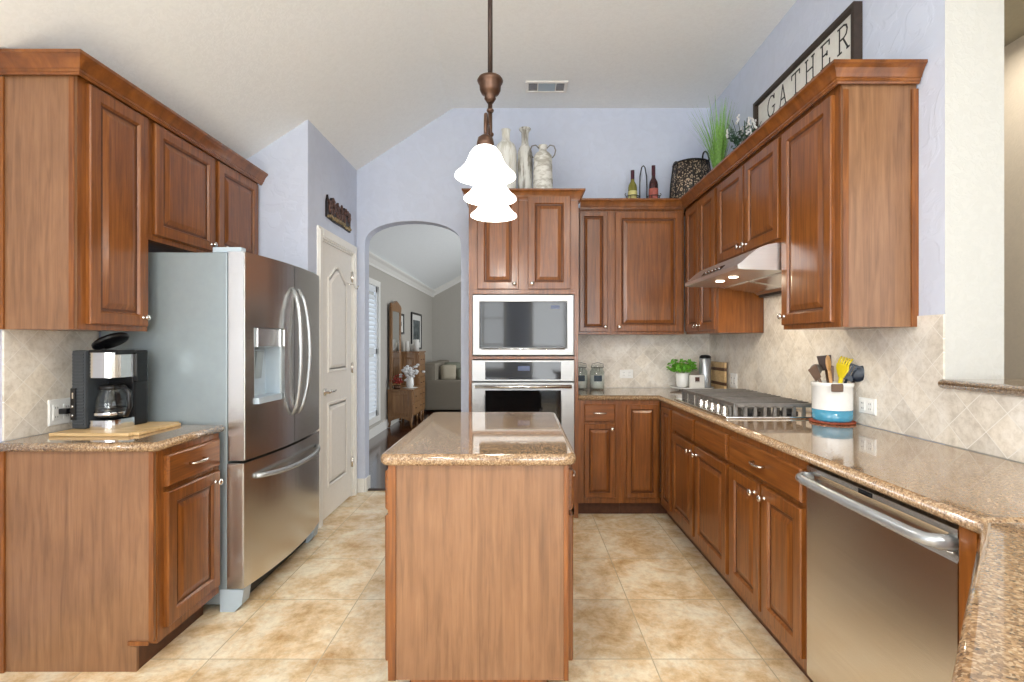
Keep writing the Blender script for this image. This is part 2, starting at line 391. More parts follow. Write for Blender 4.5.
def copytree(o, parent=None):
    c = o.copy(); COL.objects.link(c); c.parent = parent
    if parent is None: ORG[c.name] = V(c.location)
    for ch in list(o.children): copytree(ch, c)
    return c

# ---------------------------------------------------------------- the room
HI = 3.36
def zc(x): return max(2.452, min(HI, 2.815+.65*(x+1.434)))
b = MB(); b.box(-2.3, 1.9, -3.5, 4.40, -.1, 0); struct('floor', b, 'floor')
b = MB(); b.box(-2.3, 3.0, 4.40, 11.8, -.1, 0); struct('floor_living_room', b, 'oakfloor')
b = MB(); b.box(1.9, 3.2, -3.5, 4.40, -.1, 0); struct('floor_dining_room', b, 'oakfloor')
prof = [(-2.25, 2.452), (-1.992, 2.452), (-.62, 3.344), (-.58, HI), (1.90, HI), (1.90, 3.5), (-.7, 3.5), (-2.25, 2.7)]
b = MB(); b.prism(prof, 'y', -3.5, 4.34); struct('ceiling', b, 'ceil')
# left wall of the kitchen with an added window opening for fill light, behind the camera
b = MB()
b.box(-2.2, -2.074, .1, 3.447, 0, 2.452); b.box(-2.2, -2.074, -3.5, -1.9, 0, 2.452)
b.box(-2.2, -2.074, -1.9, .1, 0, .7); b.box(-2.2, -2.074, -1.9, .1, 2.35, 2.452)
struct('wall_left', b, 'lav')
# rear wall
b = MB()
b.box(-2.2, -1.8, -3.5, -3.38, 0, 3.4); b.box(-.3, .2, -3.5, -3.38, 0, 3.4); b.box(1.7, 3.2, -3.5, -3.38, 0, 3.4)
b.box(-1.8, -.3, -3.5, -3.38, 0, .7); b.box(-1.8, -.3, -3.5, -3.38, 2.4, 3.4); b.box(.2, 1.7, -3.5, -3.38, 2.4, 3.4)
struct('wall_rear', b, 'lav')
def muntins(name, x0, x1, z0, z1, y, nx, nz, axis='x'):
    b = MB()
    def bx(a0, a1, c0, c1, t=.03):
        if axis == 'x': b.box(a0, a1, y-t/2, y+t/2, c0, c1)
        else: b.box(y-t/2, y+t/2, a0, a1, c0, c1)
    bx(x0, x0+.06, z0, z1); bx(x1-.06, x1, z0, z1); bx(x0, x1, z0, z0+.06); bx(x0, x1, z1-.06, z1)
    for i in range(1, nx): x = x0+(x1-x0)*i/nx; bx(x-.018, x+.018, z0, z1, .026)
    for i in range(1, nz): z = z0+(z1-z0)*i/nz; bx(x0, x1, z-.012, z+.012, .022)
    return struct(name, b, 'trim')
muntins('window_1', -1.8, -.3, .7, 2.4, -3.2, 3, 3)
muntins('window_2', .2, 1.7, .05, 2.4, -3.2, 2, 2)
muntins('added_window_left', -1.9, .1, .7, 2.35, -2.14, 3, 3, 'y')  # frame of the added, unseen window around the left fill
for nm, x0, x1, z0, z1 in (('window_1', -1.74, -.36, .76, 2.34), ('window_2', .26, 1.64, .11, 2.34)):
    m = MB(); z = z0+.02
    while z < z1-.02: m.prism([(-3.275, z), (-3.273, z+.003), (-3.235, z+.024), (-3.237, z+.021)], 'x', x0, x1); z += .062
    part('blind_slats', m, 'slat', bpy.data.objects[nm])
# back wall with arch
AX0, AX1, ZS, ZA = -1.362, -.52, 2.165, 2.374
arch = []
for i in range(17):
    a = PI*i/16; c = math.cos(a); s_ = math.sin(a)
    arch.append(((AX0+AX1)/2-c*(AX1-AX0)/2, ZS+(ZA-ZS)*(abs(s_)**.8)))
poly = [(-2.2, 0), (AX0, 0)]+arch+[(AX1, 0), (1.9, 0), (1.9, HI), (-.58, HI), (-.62, 3.344), (-1.434, 2.815), (-1.992, 2.452), (-2.2, 2.452)]
b = MB(); b.prism(poly, 'y', 4.34, 4.46); struct('wall_back', b, 'lav')
# pantry closet
b = MB(); b.prism([(-2.074, 0), (-1.534, 0), (-1.534, zc(-1.534)), (-1.992, 2.452), (-2.074, 2.452)], 'y', 3.347, 3.447); struct('wall_pantry_front', b, 'lav')
DY0, DY1, DZ = 3.565, 4.235, 2.06
b = MB()
def wside(y0, y1, z0, zt=True):
    b.prism([(-1.534, z0), (-1.434, z0), (-1.434, zc(-1.434)), (-1.534, zc(-1.534))], 'y', y0, y1)
wside(3.347, DY0, 0); wside(DY1, 4.34, 0); wside(DY0, DY1, DZ)
struct('wall_pantry_side', b, 'lav')
# pantry door casing
b = MB()
cw = .075
cp = [(0, 0), (.012, .0), (.02, .012), (.02, cw-.02), (.012, cw-.01), (.012, cw), (0, cw)]
for y0, y1 in ((DY0-cw, DY0), (DY1, DY1+cw)):
    b.box(-1.434, -1.420, y0, y1, 0, DZ+cw); b.box(-1.420, -1.412, y0+.012, y1-.022, 0, DZ+cw-.02)
b.box(-1.434, -1.420, DY0, DY1, DZ, DZ+cw); b.box(-1.420, -1.412, DY0, DY1, DZ+.012, DZ+cw-.02)
b.box(-1.534, -1.434, DY0, DY0+.012, 0, DZ); b.box(-1.534, -1.434, DY1-.012, DY1, 0, DZ); b.box(-1.534, -1.434, DY0, DY1, DZ-.012, DZ)
struct('trim_1', b, 'trim')
# pantry door: two raised panels, the upper with an arched top
dr = MB(); dy0, dy1 = DY0+.015, DY1-.015; dw = dy1-dy0
dr.box(-1.475, -1.440, dy0, dy1, .012, DZ-.015)
door = struct('door_1', dr, 'doorw')
def panel_outline(y0, y1, z0, z1, archh):
    pts = [(y0, z0), (y1, z0)]
    n = 14
    for i in range(n+1):
        t = i/n; y = y1+(y0-y1)*t; e = math.sin(PI*t)
        pts.append((y, z1+archh*(e**1.6)))
    return pts
def raised(pts, x, ring):
    c = V((sum(p[0] for p in pts)/len(pts), sum(p[1] for p in pts)/len(pts))); P = [V(p) for p in pts]; n = len(P); R = []
    for ins, d in ring:
        out = []
        for i in range(n):
            d0 = (P[i]-P[i-1]).normalized(); d1 = (P[(i+1) % n]-P[i]).normalized()
            n0 = V((-d0.y, d0.x)); n1 = V((-d1.y, d1.x)); m = (n0+n1)/(1+n0.dot(n1)); q = P[i]+m*ins; out.append((x+d, q.x, q.y))
        R.append(out)
    return R
for z0, z1, ah in ((.22, .86, 0), (1.08, 1.80, .11)):
    p = MB(); p.rings(raised(panel_outline(dy0+.12, dy1-.11, z0, z1, ah), -1.440, [(0, 0), (.004, .008), (.014, .009), (.026, -.0), (.034, .0), (.056, .009), (.06, .01)]))
    part('door_panel', p, 'doorw', door)
h = MB(); h.lathe([(.028, 0), (.028, .008), (.012, .012), (.012, .04)], (-1.440, dy0+.065, .945), 20, axis='x')
h.tube([(-1.402, dy0+.065, .945), (-1.398, dy0+.09, .95), (-1.394, dy0+.13, .944), (-1.396, dy0+.175, .949)], [.011, .011, .008, .006], 10)
o = part('door_handle', h, 'nickel', door); o['label'] = 'satin nickel lever handle'
for z in (.25, 1.05, 1.82):
    h = MB(); h.tube([(-1.432, dy1+.004, z), (-1.432, dy1+.004, z+.09)], .007, 8); h.box(-1.438, -1.434, dy1-.02, dy1+.012, z+.005, z+.085); part('hinge', h, 'nickel', door)
h = MB(); h.tube([(-1.437, dy1-.03, 1.80), (-1.41, dy1-.03, 1.80), (-1.40, dy1-.03, 1.77), (-1.38, dy1-.03, 1.76), (-1.37, dy1-.03, 1.79)], .004, 6)
h.tube([(-1.436, dy1-.03, 1.80), (-1.436, dy1-.13, 1.80)], .003, 6); h.tube([(-1.436, dy1-.13, 1.80), (-1.40, dy1-.13, 1.79)], .003, 6)
solo('door_hook', 'small wire hook high on the white pantry door', 'hook', h, 'nickel')
# right wall, half wall, header
b = MB(); b.box(1.657, 1.888, 1.936, 4.34, 0, HI); o = part('wall_right', b, ['lav', 'cream']); o['kind'] = 'structure'
for f in o.data.polygons:
    if f.normal.y < -.9 or f.normal.x > .9: f.material_index = 1
b = MB(); b.box(1.657, 1.888, -3.38, 1.936, 0, 1.13); struct('wall_half', b, 'cream')
b = MB(); b.box(1.657, 1.888, -3.38, 1.936, 3.05, HI); struct('wall_header', b, 'cream')
b = MB(); b.box(2.85, 2.95, .8, 4.5, 0, 3.05); b.box(2.85, 2.95, -3.5, -2.0, 0, 3.05); b.box(2.85, 2.95, -2.0, .8, 0, .85); b.box(2.85, 2.95, -2.0, .8, 2.55, 3.05)
b.box(1.888, 2.85, 4.4, 4.5, 0, 3.05); struct('wall_dining_room', b, 'beige')
muntins('added_window_dining', -2.0, .8, .85, 2.55, 2.87, 3, 3, 'y')  # frame of the added, unseen window around the dining side fill
b = MB(); b.box(1.888, 2.95, -3.5, 4.5, 3.05, 3.15); struct('ceiling_dining_room', b, 'olive')
# living room
LX = -2.05
b = MB(); b.box(LX-.12, LX, 4.46, 5.9, 0, 2.6); b.box(LX-.12, LX, 7.08, 11.6, 0, 2.6); b.box(LX-.12, LX, 5.9, 7.08, 0, .27); b.box(LX-.12, LX, 5.9, 7.08, 2.10, 2.6); struct('wall_living_left', b, 'greige')
b = MB(); b.box(LX-.12, 3, 11.5, 11.62, 0, 5.2); struct('wall_living_far', b, 'greige')
b = MB(); b.box(2.9, 3.0, 4.46, 6.6, 0, 5.2); b.box(2.9, 3.0, 9.4, 11.5, 0, 5.2); b.box(2.9, 3, 6.6, 9.4, 0, .4); b.box(2.9, 3, 6.6, 9.4, 2.8, 5.2); struct('wall_living_right', b, 'greige')
b = MB(); b.prism([(LX-.1, 2.49-.054), (LX, 2.49), (3, 2.49+.54*5.05), (3, 2.64+.54*5.05), (LX-.1, 2.61)], 'y', 4.46, 11.6); struct('ceiling_living_room', b, 'ceil')
b = MB(); b.box(1.888, 3, 4.46, 4.5, 3.36, 5.3); b.box(LX, 1.888, 4.345, 4.455, 3.37, 5.3); struct('wall_above', b, 'greige')
# crown mouldings of the living room
cr = [(0, -.13), (.012, -.13), (.018, -.10), (.05, -.05), (.085, -.02), (.095, 0), (0, 0)]
b = MB(); b.prism([(LX+p[0], 2.49+p[1]) for p in cr]+[], 'y', 4.46, 11.5)
b.prism([(11.5-p[0], 2.49+p[1]) for p in cr], 'x', LX, LX+.05)
P0, P1 = [], []
b.rings([[(LX+.0+t*3.5, 11.5-p[0], 2.49+.54*3.5*t+p[1]) for p in cr] for t in (0, 1)])
struct('trim_2', b, 'trim')
b = MB(); b.box(LX, LX+.016, 4.46, 11.5, 0, .13); b.box(LX, 2.9, 11.484, 11.5, 0, .13); struct('baseboard_living', b, 'trim')
b = MB(); b.box(-1.434, AX0, 4.324, 4.34, 0, .12, .004); b.box(AX0-.0, AX0+.014, 4.34, 4.46, 0, .12, .004); b.box(-1.434, -1.42, DY1+cw, 4.34, 0, .12, .004); b.box(AX1, -.39, 4.324, 4.34, 0, .12, .004)
struct('baseboard_back', b, 'trim')
b = MB(); b.box(-1.434, -1.42, 3.347, DY0-cw, 0, .12, .004); b.box(-2.074, -1.42, 3.333, 3.347, 0, .12, .004); struct('baseboard_pantry', b, 'trim')
b = MB(); b.box(-2.074, -2.06, .1, 1.97, 0, .12, .004); struct('baseboard_left', b, 'trim')
b = MB(); b.box(AX0, AX1, 4.38, 4.42, 0, .012, .003); struct('trim_3', b, 'bronze2')
# backsplashes
b = MB(); b.box(-2.074, -2.066, 1.985, 2.43, .915, 1.372); struct('trim_4', b, 'splash_yz')
b = MB(); b.box(.431, 1.657, 4.332, 4.34, .915, 1.40); struct('trim_5', b, 'splash_xz')
b = MB(); b.box(1.649, 1.657, 1.936, 4.332, .915, 1.42); b.box(1.649, 1.657, 2.53, 3.36, 1.42, 1.80); b.box(1.649, 1.657, -3.3, 1.936, .915, 1.13); struct('trim_6', b, 'splash_yz')
# shuttered window in the living room
w = MB(); w.box(LX, LX+.03, 5.82, 5.9, .19, 2.18); w.box(LX, LX+.03, 7.08, 7.16, .19, 2.18); w.box(LX, LX+.03, 5.9, 7.08, .19, .27); w.box(LX, LX+.03, 5.9, 7.08, 2.10, 2.18)
win = struct('window_5', w, 'trim')
for y0, y1 in ((5.9, 6.49), (6.49, 7.08)):
    p = MB(); p.box(LX-.03, LX, y0, y0+.045, .27, 2.10); p.box(LX-.03, LX, y1-.045, y1, .27, 2.10); p.box(LX-.03, LX, y0, y1, .27, .35); p.box(LX-.03, LX, y0, y1, 2.02, 2.10); p.box(LX-.03, LX, y0, y1, 1.15, 1.22)
    sh = part('shutter_frame', p, 'slat', win)
    q = MB()
    z = .39
    while z < 2.0:
        if not 1.12 < z < 1.25: q.prism([(LX-.034, z+.030), (LX-.030, z+.034), (LX+.004, z-.026), (LX+.000, z-.030)], 'y', y0+.045, y1-.045)
        z += .062
    part('louvers', q, 'slat', sh)

# ---------------------------------------------------------------- cabinetry
DOOR = [(0, 0), (0, .016), (.004, .020), (.050, .020), (.053, .017), (.058, .010), (.066, .009), (.070, .011), (.092, .018), (.096, .0185)]
DOOR_M = [0, 0, 0, 0, 0, 1, 1, 0, 0]
DRAW = [(0, 0), (0, .013), (.006, .020), (.010, .020)]
TALLN = [(0, 0), (0, .016), (.003, .020), (.034, .020), (.037, .016), (.041, .010), (.046, .010), (.060, .018), (.062, .0185)]
def knob(mb, p, N):
    p, N = V(p), V(N).normalized(); rot = N.to_track_quat('Z', 'Y').to_matrix()
    mb.xf_lathe([(.009, 0), (.009, .003), (.005, .006), (.005, .014), (.012, .019), (.0155, .024), (.013, .029), (.006, .032), (.001, .0325)], p, (1, 1, 1), 14, rot)
def pull(mb, p, U, N):
    p, U, N = V(p), V(U), V(N); pts = []
    for i in range(9):
        t = -1+i/4; pts.append(p+U*.046*t+N*(.022+.006*(1-t*t))+V((0, 0, .004*t*0)))
    mb.tube([p-U*.046]+pts+[p+U*.046], [.006]+[.0045+.002*(1-abs(i-4)/4) for i in range(9)]+[.006], 8)
def cab(name, label, o, U, N, w, depth, z0, z1, fronts, toe=0, group=None, body='wood', cat='cabinet', sw=.035):
    """o: floor point under the left end of the face plane as seen from the front; U to the right, N outward"""
    o, U, N = V(o), V(U), V(N); root = thing(name, label, cat, (o.x, o.y, z0 if not toe else 0), 0, group)
    def wb(mb, u0, u1, d0, d1, a, c, bev=0):
        p, q = o+U*u0+N*d0, o+U*u1+N*d1
        mb.box(min(p.x, q.x), max(p.x, q.x), min(p.y, q.y), max(p.y, q.y), a, c, bev)
    mb = MB(); wb(mb, .001, w-.001, -depth, -.018, z0, z1); part('body', mb, body, root)
    ff = MB(); wb(ff, 0, sw, -.018, 0, z0, z1); wb(ff, w-sw, w, -.018, 0, z0, z1); wb(ff, sw, w-sw, -.018, 0, z0, z0+.04); wb(ff, sw, w-sw, -.018, 0, z1-.035, z1)
    wb(ff, sw, w-sw, -.018, -.004, z0+.04, z1-.035)
    part('face_frame', ff, 'wood', root)
    if toe:
        tk = MB(); wb(tk, 0, w, -depth, -.075, 0, z0); part('toe_kick', tk, 'toe', root)
    ax = 'wood_y' if abs(N.x) > .5 else 'wood_x'
    for fr_ in fronts:
        kind, u0, u1, v0, v1 = fr_[:5]
        fo = o+U*u0+N*.0005; fo.z = v0
        if kind == 'door':
            m = MB(); m.plate(fo, U, N, u1-u0, v1-v0, DOOR if min(u1-u0, v1-v0) > .25 else TALLN, DOOR_M if min(u1-u0, v1-v0) > .25 else [0, 0, 0, 0, 1, 1, 0, 0])
            d = part('door', m, ['wood', 'glaze'], root)
        else:
            m = MB(); m.plate(fo, U, N, u1-u0, v1-v0, DRAW); d = part('drawer', m, ax, root)
        if len(fr_) > 5 and fr_[5]:
            ku, kv = fr_[5]; kp = o+U*ku+N*.0205; kp.z = kv; hm = MB()
            if kind == 'door': knob(hm, kp, N); part('knob', hm, 'nickel', d)
            else: pull(hm, kp, U, N); part('pull', hm, 'nickel', d)
    return root, wb
CT = .877    # top of the base cabinets
DB = .15     # bottom of base doors
XP, YP = V((1, 0, 0)), V((0, 1, 0))
# --- left base cabinet (face toward +x, seen from the front U runs toward +y... right-hand)
LBX = -1.454
r, wb = cab('base_cabinet', 'brown base cabinet under the coffee maker, left of the refrigerator', (LBX, 1.985, 0), YP, XP, .405, .612, .105, CT,
    [('drawer', .035, .385, .722, .850, (.21, .787)), ('door', .035, .385, DB, .700, (.345, .655))], toe=1)
m = MB(); m.prism([(-2.066, 0), (-1.527, 0), (-1.527, .10), (-1.56, .103), (-1.56, .122), (LBX-.005, .122), (LBX-.005, CT), (-2.066, CT)], 'y', 1.972, 1.9848); o = part('end_panel', m, 'veneer', r); o['label'] = 'plain wood end panel facing the camera'
for a_ in ((-2.072, -2.045, 1.962, 1.9715, 0, CT, .003), (-1.475, LBX-.002, 1.966, 1.9715, .122, CT, .002), (-1.56, -1.476, 1.966, 1.9715, .106, .124, .003)):
    m = MB(); m.box(*a_); part('edge_strip', m, 'wood', r)
m = MB(); m.slab([(-2.072, 1.945), (-1.430, 1.945), (-1.430, 2.398), (-2.072, 2.398)], CT, .915, .017)
solo('countertop', 'speckled tan granite worktop carrying the coffee maker', 'countertop', m, 'granite')
# --- left upper cabinets
LUX = -1.772
def upper_left(y0, y1, z0, fr, label, **k):
    return cab('upper_cabinet', label, (LUX, y0, 0), YP, XP, y1-y0, .295, z0, 2.40, fr, group=None, **k)
r, wb = upper_left(1.985, 2.355, 1.362, [('door', .035, .352, 1.385, 2.364, (.318, 1.425))], 'tall single-door wall cabinet above the coffee maker')
m = MB(); m.box(-2.066, LUX-.002, 1.975, 1.9848, 1.362, 2.40); o = part('end_panel', m, 'veneer', r); o['label'] = 'plain wood end panel facing the camera'
for a_ in ((-2.072, -2.052, 1.966, 1.9745, 1.362, 2.366, .002), (-1.795, LUX-.002, 1.969, 1.9745, 1.362, 2.366, .002)):
    m = MB(); m.box(*a_); part('edge_strip', m, 'wood', r)
upper_left(2.356, 2.862, 1.80, [('door', .028, .490, 1.828, 2.364, (.455, 1.865))], 'short wall cabinet above the near half of the refrigerator')
upper_left(2.863, 3.345, 1.80, [('door', .022, .455, 1.828, 2.364, (.06, 1.865))], 'short wall cabinet above the far half of the refrigerator, next to the pantry wall')
CROWN = [(0, 2.368), (.007, 2.368), (.009, 2.375), (.014, 2.378), (.014, 2.386), (.019, 2.390), (.024, 2.402), (.034, 2.420), (.043, 2.430), (.048, 2.433), (.048, 2.445), (0, 2.445)]
def crown(path, name, label, dz=0):
    m = MB(); m.sweep(path, [(a, z+dz) for a, z in CROWN]); o = solo(name, label, 'crown moulding', m, 'wood_crown'); return o
crown([(-2.070, 1.965), (LUX+.0225, 1.965), (LUX+.0225, 3.343)], 'crown_moulding', 'stepped wooden crown on top of the left wall cabinets')
# --- oven cabinet
OX0, OX1, OY = -.386, .431, 3.72
OV = thing('oven_cabinet', 'tall wooden cabinet housing the microwave and wall oven', 'cabinet', (0, OY, 0))
m = MB(); m.box(OX0, OX0+.02, OY, 4.33, 0, 2.40); m.box(OX1-.02, OX1, OY, 4.33, 0, 2.40); m.box(OX0+.02, OX1-.02, 4.30, 4.33, 0, 2.40)
m.box(OX0+.02, OX1-.02, OY, 4.30, 2.38, 2.40); m.box(OX0+.02, OX1-.02, OY+.02, 4.30, 1.678, 1.69); m.box(OX0+.02, OX1-.02, OY+.02, 4.30, 1.190, 1.202); m.box(OX0+.02, OX1-.02, OY+.02, 4.30, .44, .452)
part('body', m, 'wood', OV)
m = MB(); m.box(OX0, OX0+.03, OY-.018, OY, 0, 2.40); m.box(OX1-.03, OX1, OY-.018, OY, 0, 2.40); m.box(OX0+.03, OX1-.03, OY-.018, OY, 1.672, 1.705); m.box(OX0+.03, OX1-.03, OY-.018, OY, 2.37, 2.40); m.box(OX0+.03, OX1-.03, OY-.018, OY, 1.186, 1.206)
m.box(OX0+.03, OX1-.03, OY-.018, OY, .10, .455); m.box(OX0+.03, OX1-.03, OY-.018, OY, 1.706, 2.369)
part('face_frame', m, 'wood', OV)
for u0, u1, ku in ((-.322, -.015, -.045), (.055, .371, .085)):
    m = MB(); m.plate((u0, OY-.0185, 1.706), XP, (0, -1, 0), u1-u0, .690, DOOR, DOOR_M); d = part('door', m, ['wood', 'glaze'], OV)
    k = MB(); knob(k, (ku, OY-.039, 1.745), (0, -1, 0)); part('knob', k, 'nickel', d)
m = MB(); m.plate((OX0+.05, OY-.0185, .14), XP, (0, -1, 0), OX1-OX0-.1, .28, DRAW); d = part('drawer', m, 'wood_x', OV)
k = MB(); pull(k, (.02, OY-.039, .30), XP, V((0, -1, 0))); part('pull', k, 'nickel', d)
crown([(OX0, 4.30), (OX0, OY-.018), (OX1, OY-.018), (OX1, 3.998)], 'crown_moulding', 'wooden crown around the top of the oven cabinet')
# microwave
def pl(m, x0, x1, z0, z1, y, t=.004, bev=0): m.box(x0, x1, y-t, y, z0, z1, bev)
MW = thing('microwave', 'built-in stainless microwave with dark glass front, above the wall oven', 'microwave', (.02, OY, 1.215))
FY = OY-.0185
m = MB(); m.box(-.345, .385, OY-.017, 4.15, 1.215, 1.665); part('body', m, 'black', MW)
m = MB(); m.plate((-.358, FY, 1.212), XP, (0, -1, 0), .757, .455, [(0, 0), (0, .012), (.006, .018), (.052, .018), (.056, .012), (.056, .002)]); o = part('trim_frame', m, 'steel_o', MW)
m = MB(); pl(m, -.300, .340, 1.272, 1.612, FY-.012, .008, .003); g = part('door_glass', m, 'blackg', MW)
m = MB(); pl(m, .225, .29, 1.56, 1.585, FY-.0205, .001); part('display', m, 'display', g)
m = MB(); m.tube([(-.29, FY-.024, 1.262), (.33, FY-.024, 1.262)], .005, 8); part('handle', m, 'steel_b', MW)
# wall oven
WO = thing('wall_oven', 'stainless wall oven with black control glass and bar handle, below the microwave', 'oven', (.02, OY, .46))
m = MB(); m.box(-.345, .385, OY-.017, 4.25, .46, 1.180); part('body', m, 'black', WO)
m = MB(); m.plate((-.362, FY, 1.020), XP, (0, -1, 0), .762, .160, [(0, 0), (0, .018), (.004, .022), (.01, .022)]); cp_ = part('control_panel', m, 'steel_o', WO)
m = MB(); pl(m, -.262, .300, 1.035, 1.165, FY-.022, .003, .001); g = part('control_glass', m, 'blackg', cp_)
m = MB(); pl(m, -.02, .07, 1.10, 1.135, FY-.0252, .001); part('display', m, 'display', g)
m = MB(); m.plate((-.362, FY, .462), XP, (0, -1, 0), .762, .552, [(0, 0), (0, .022), (.004, .026), (.095, .026), (.098, .020), (.1, .02)]); dd = part('oven_door', m, 'steel_o', WO)
m = MB(); pl(m, -.262, .300, .56, .955, FY-.020, .009, .003); part('window', m, 'blackg', dd)
m = MB(); m.tube([(-.335, FY-.065, .985), (.375, FY-.065, .985)], .013, 12)
for x in (-.30, .34): m.tube([(x, FY-.024, .985), (x, FY-.065, .985)], .009, 8)
part('handle', m, 'steel_b', dd)
# --- back base cabinets
BF = 3.72
cab('base_cabinet', 'narrow base cabinet with one drawer and one door beside the wall oven', (.433, BF, 0), XP, (0, -1, 0), .322, .60, .105, CT,
    [('drawer', .045, .272, .720, .848, (.158, .784)), ('door', .045, .272, DB, .700, (.25, .665))], toe=1)
cab('base_cabinet', 'corner base cabinet with one tall full-height door on the back wall', (.756, BF, 0), XP, (0, -1, 0), .288, .60, .105, CT,
    [('door', .034, .272, DB, .845)], toe=1)
# --- right base cabinets: face -x, U runs toward -y (right as seen from the kitchen)
RBX, YN = 1.045, V((0, -1, 0)); XN = V((-1, 0, 0))
def rcab(y0, y1, fr, label, **k):
    return cab('base_cabinet', label, (RBX, y0, 0), YN, XN, y0-y1, .60, .105, CT, fr, toe=1, **k)
rcab(3.698, 3.385, [('door', .09, .290, DB, .845)], 'corner base cabinet with a slim tall door facing the island', sw=.03)
rcab(3.384, 2.462, [('drawer', .02, .425, .722, .848), ('drawer', .462, .905, .722, .848), ('door', .02, .425, DB, .700, (.39, .655)), ('door', .462, .905, DB, .700, (.50, .655))],
     'two-door base cabinet with two plain drawer fronts under the cooktop')
rcab(2.461, 1.800, [('drawer', .02, .645, .722, .848, (.33, .785)), ('door', .02, .325, DB, .700, (.292, .655)), ('door', .345, .645, DB, .700, (.378, .655))],
     'base cabinet with one wide drawer over two doors, next to the dishwasher')
m = MB(); m.slab([(.436, 3.688), (1.022, 3.688), (1.022, 1.104), (1.647, 1.104), (1.647, 4.330), (.436, 4.330)], CT, .915, .017)
solo('countertop', 'long L-shaped speckled tan granite worktop holding the cooktop and utensil crock', 'countertop', m, 'granite')
m = MB(); m.box(1.0445, 1.14, 3.795, 3.86, 0, .104); m.box(1.12, 1.14, 3.699, 3.795, 0, .104); solo('toe_kick', 'dark toe kick board turning the inside corner below the base cabinets', 'toe kick', m, 'toe')
# --- peninsula (runs diagonally toward the camera)
m = MB(); m.slab([(.46, -.3), (1.647, -.3), (1.647, 1.101), (1.022, 1.101), (.46, .539)], CT, .915, .017)
solo('countertop', 'diagonal granite worktop in the lower right corner beyond the dishwasher', 'countertop', m, 'granite')
PN = thing('base_cabinet', 'angled base cabinet under the diagonal worktop past the dishwasher', 'cabinet', (1.2, .5, 0))
m = MB(); m.prism([(.54, -.25), (1.64, -.25), (1.64, 1.04), (1.10, 1.04), (.54, .48)], 'z', .105, CT-.001); part('body', m, 'wood', PN)
m = MB(); m.prism([(.62, -.2), (1.62, -.2), (1.62, 1.03), (1.18, 1.03), (.62, .45)], 'z', 0, .105); part('toe_kick', m, 'toe', PN)
# --- dishwasher
DW = thing('dishwasher', 'stainless dishwasher with full-width bar handle under the right worktop', 'dishwasher', (1.3, 1.48, 0))
y0, y1 = 1.176, 1.795
m = MB(); m.box(1.062, 1.62, y0+.004, y1-.004, .09, .866); part('tub', m, 'black', DW)
m = MB(); m.prism([(1.060, .105), (1.038, .108), (1.036, .12), (1.036, .785), (1.042, .80), (1.050, .812), (1.050, .826), (1.038, .845), (1.036, .850), (1.036, .866), (1.060, .868)], 'y', y0, y1); dd = part('door', m, 'steel', DW)
m = MB(); m.tube([(1.040, y1-.02, .826), (1.012, y1-.02, .830), (.992, y1-.035, .830), (.986, y1-.07, .829), (.984, (y0+y1)/2, .828), (.986, y0+.07, .829), (.992, y0+.035, .830), (1.012, y0+.02, .830), (1.040, y0+.02, .826)], [.02, .018, .016, .0155, .0155, .0155, .016, .018, .02], 14); part('handle', m, 'satin', dd)
m = MB(); m.box(1.0345, 1.036, 1.462, 1.520, .850, .864); part('display', m, 'blackg', dd)
m = MB(); m.box(1.08, 1.6, y0+.004, y1-.004, 0.0, .088); part('toe_panel', m, 'black', DW)
m = MB(); m.box(RBX-.008, 1.64, 1.128, 1.173, .105, CT-.001); m.box(1.12, 1.64, 1.128, 1.173, 0, .105); solo('filler_panel', 'narrow brown wood filler strip at the near side of the dishwasher', 'panel', m, 'wood')
# --- right uppers
RUX = 1.342
def rup(y0, y1, z0, fr, label, depth=.305, **k):
    return cab('upper_cabinet', label, (RUX, y0, 0), YN, XN, y0-y1, depth, z0, 2.40, fr, **k)
UB = 1.375
r, wb = rup(2.530, 2.082, UB, [('door', .014, .415, UB+.022, 2.364, (.045, UB+.065))], 'tall single-door wall cabinet at the near right end, beside the hood')
m = MB(); m.box(RUX+.002, 1.652, 2.071, 2.0818, UB, 2.40); o = part('end_panel', m, 'veneer', r); o['label'] = 'plain wood end panel facing the camera'
m = MB(); m.box(1.628, 1.656, 2.062, 2.0705, UB, 2.366, .002); part('edge_strip', m, 'wood', r)
m = MB(); m.box(RUX+.002, RUX+.026, 2.066, 2.0705, UB, 2.366, .002); part('edge_strip', m, 'wood', r)
rup(3.358, 2.531, 1.822, [('door', .018, .405, 1.846, 2.364, (.375, 1.885)), ('door', .425, .808, 1.846, 2.364, (.455, 1.885))], 'short two-door wall cabinet above the range hood')
rup(4.012, 3.359, UB, [('door', .03, .315, UB+.022, 2.364, (.29, UB+.06)), ('door', .33, .625, UB+.022, 2.364, (.355, UB+.06))], 'tall two-door wall cabinet between the range hood and the corner')
# --- back uppers
BU = 4.022
cab('upper_cabinet', 'narrow wall cabinet with a slim door right of the wall oven', (.433, BU, 0), XP, (0, -1, 0), .300, .305, UB, 2.40,
    [('door', .045, .270, UB+.022, 2.364, (.25, UB+.06))])
cab('upper_cabinet', 'wide single-door wall cabinet on the back wall below the basket and wine rack', (.734, BU, 0), XP, (0, -1, 0), .590, .305, UB, 2.40,
    [('door', .03, .572, UB+.022, 2.364, (.06, UB+.06))])
crown([(.481, BU-.0225), (RUX-.0225, BU-.0225), (RUX-.0225, 2.060), (1.652, 2.060)], 'crown_moulding', 'long wooden crown along the back and right wall cabinets', .014)
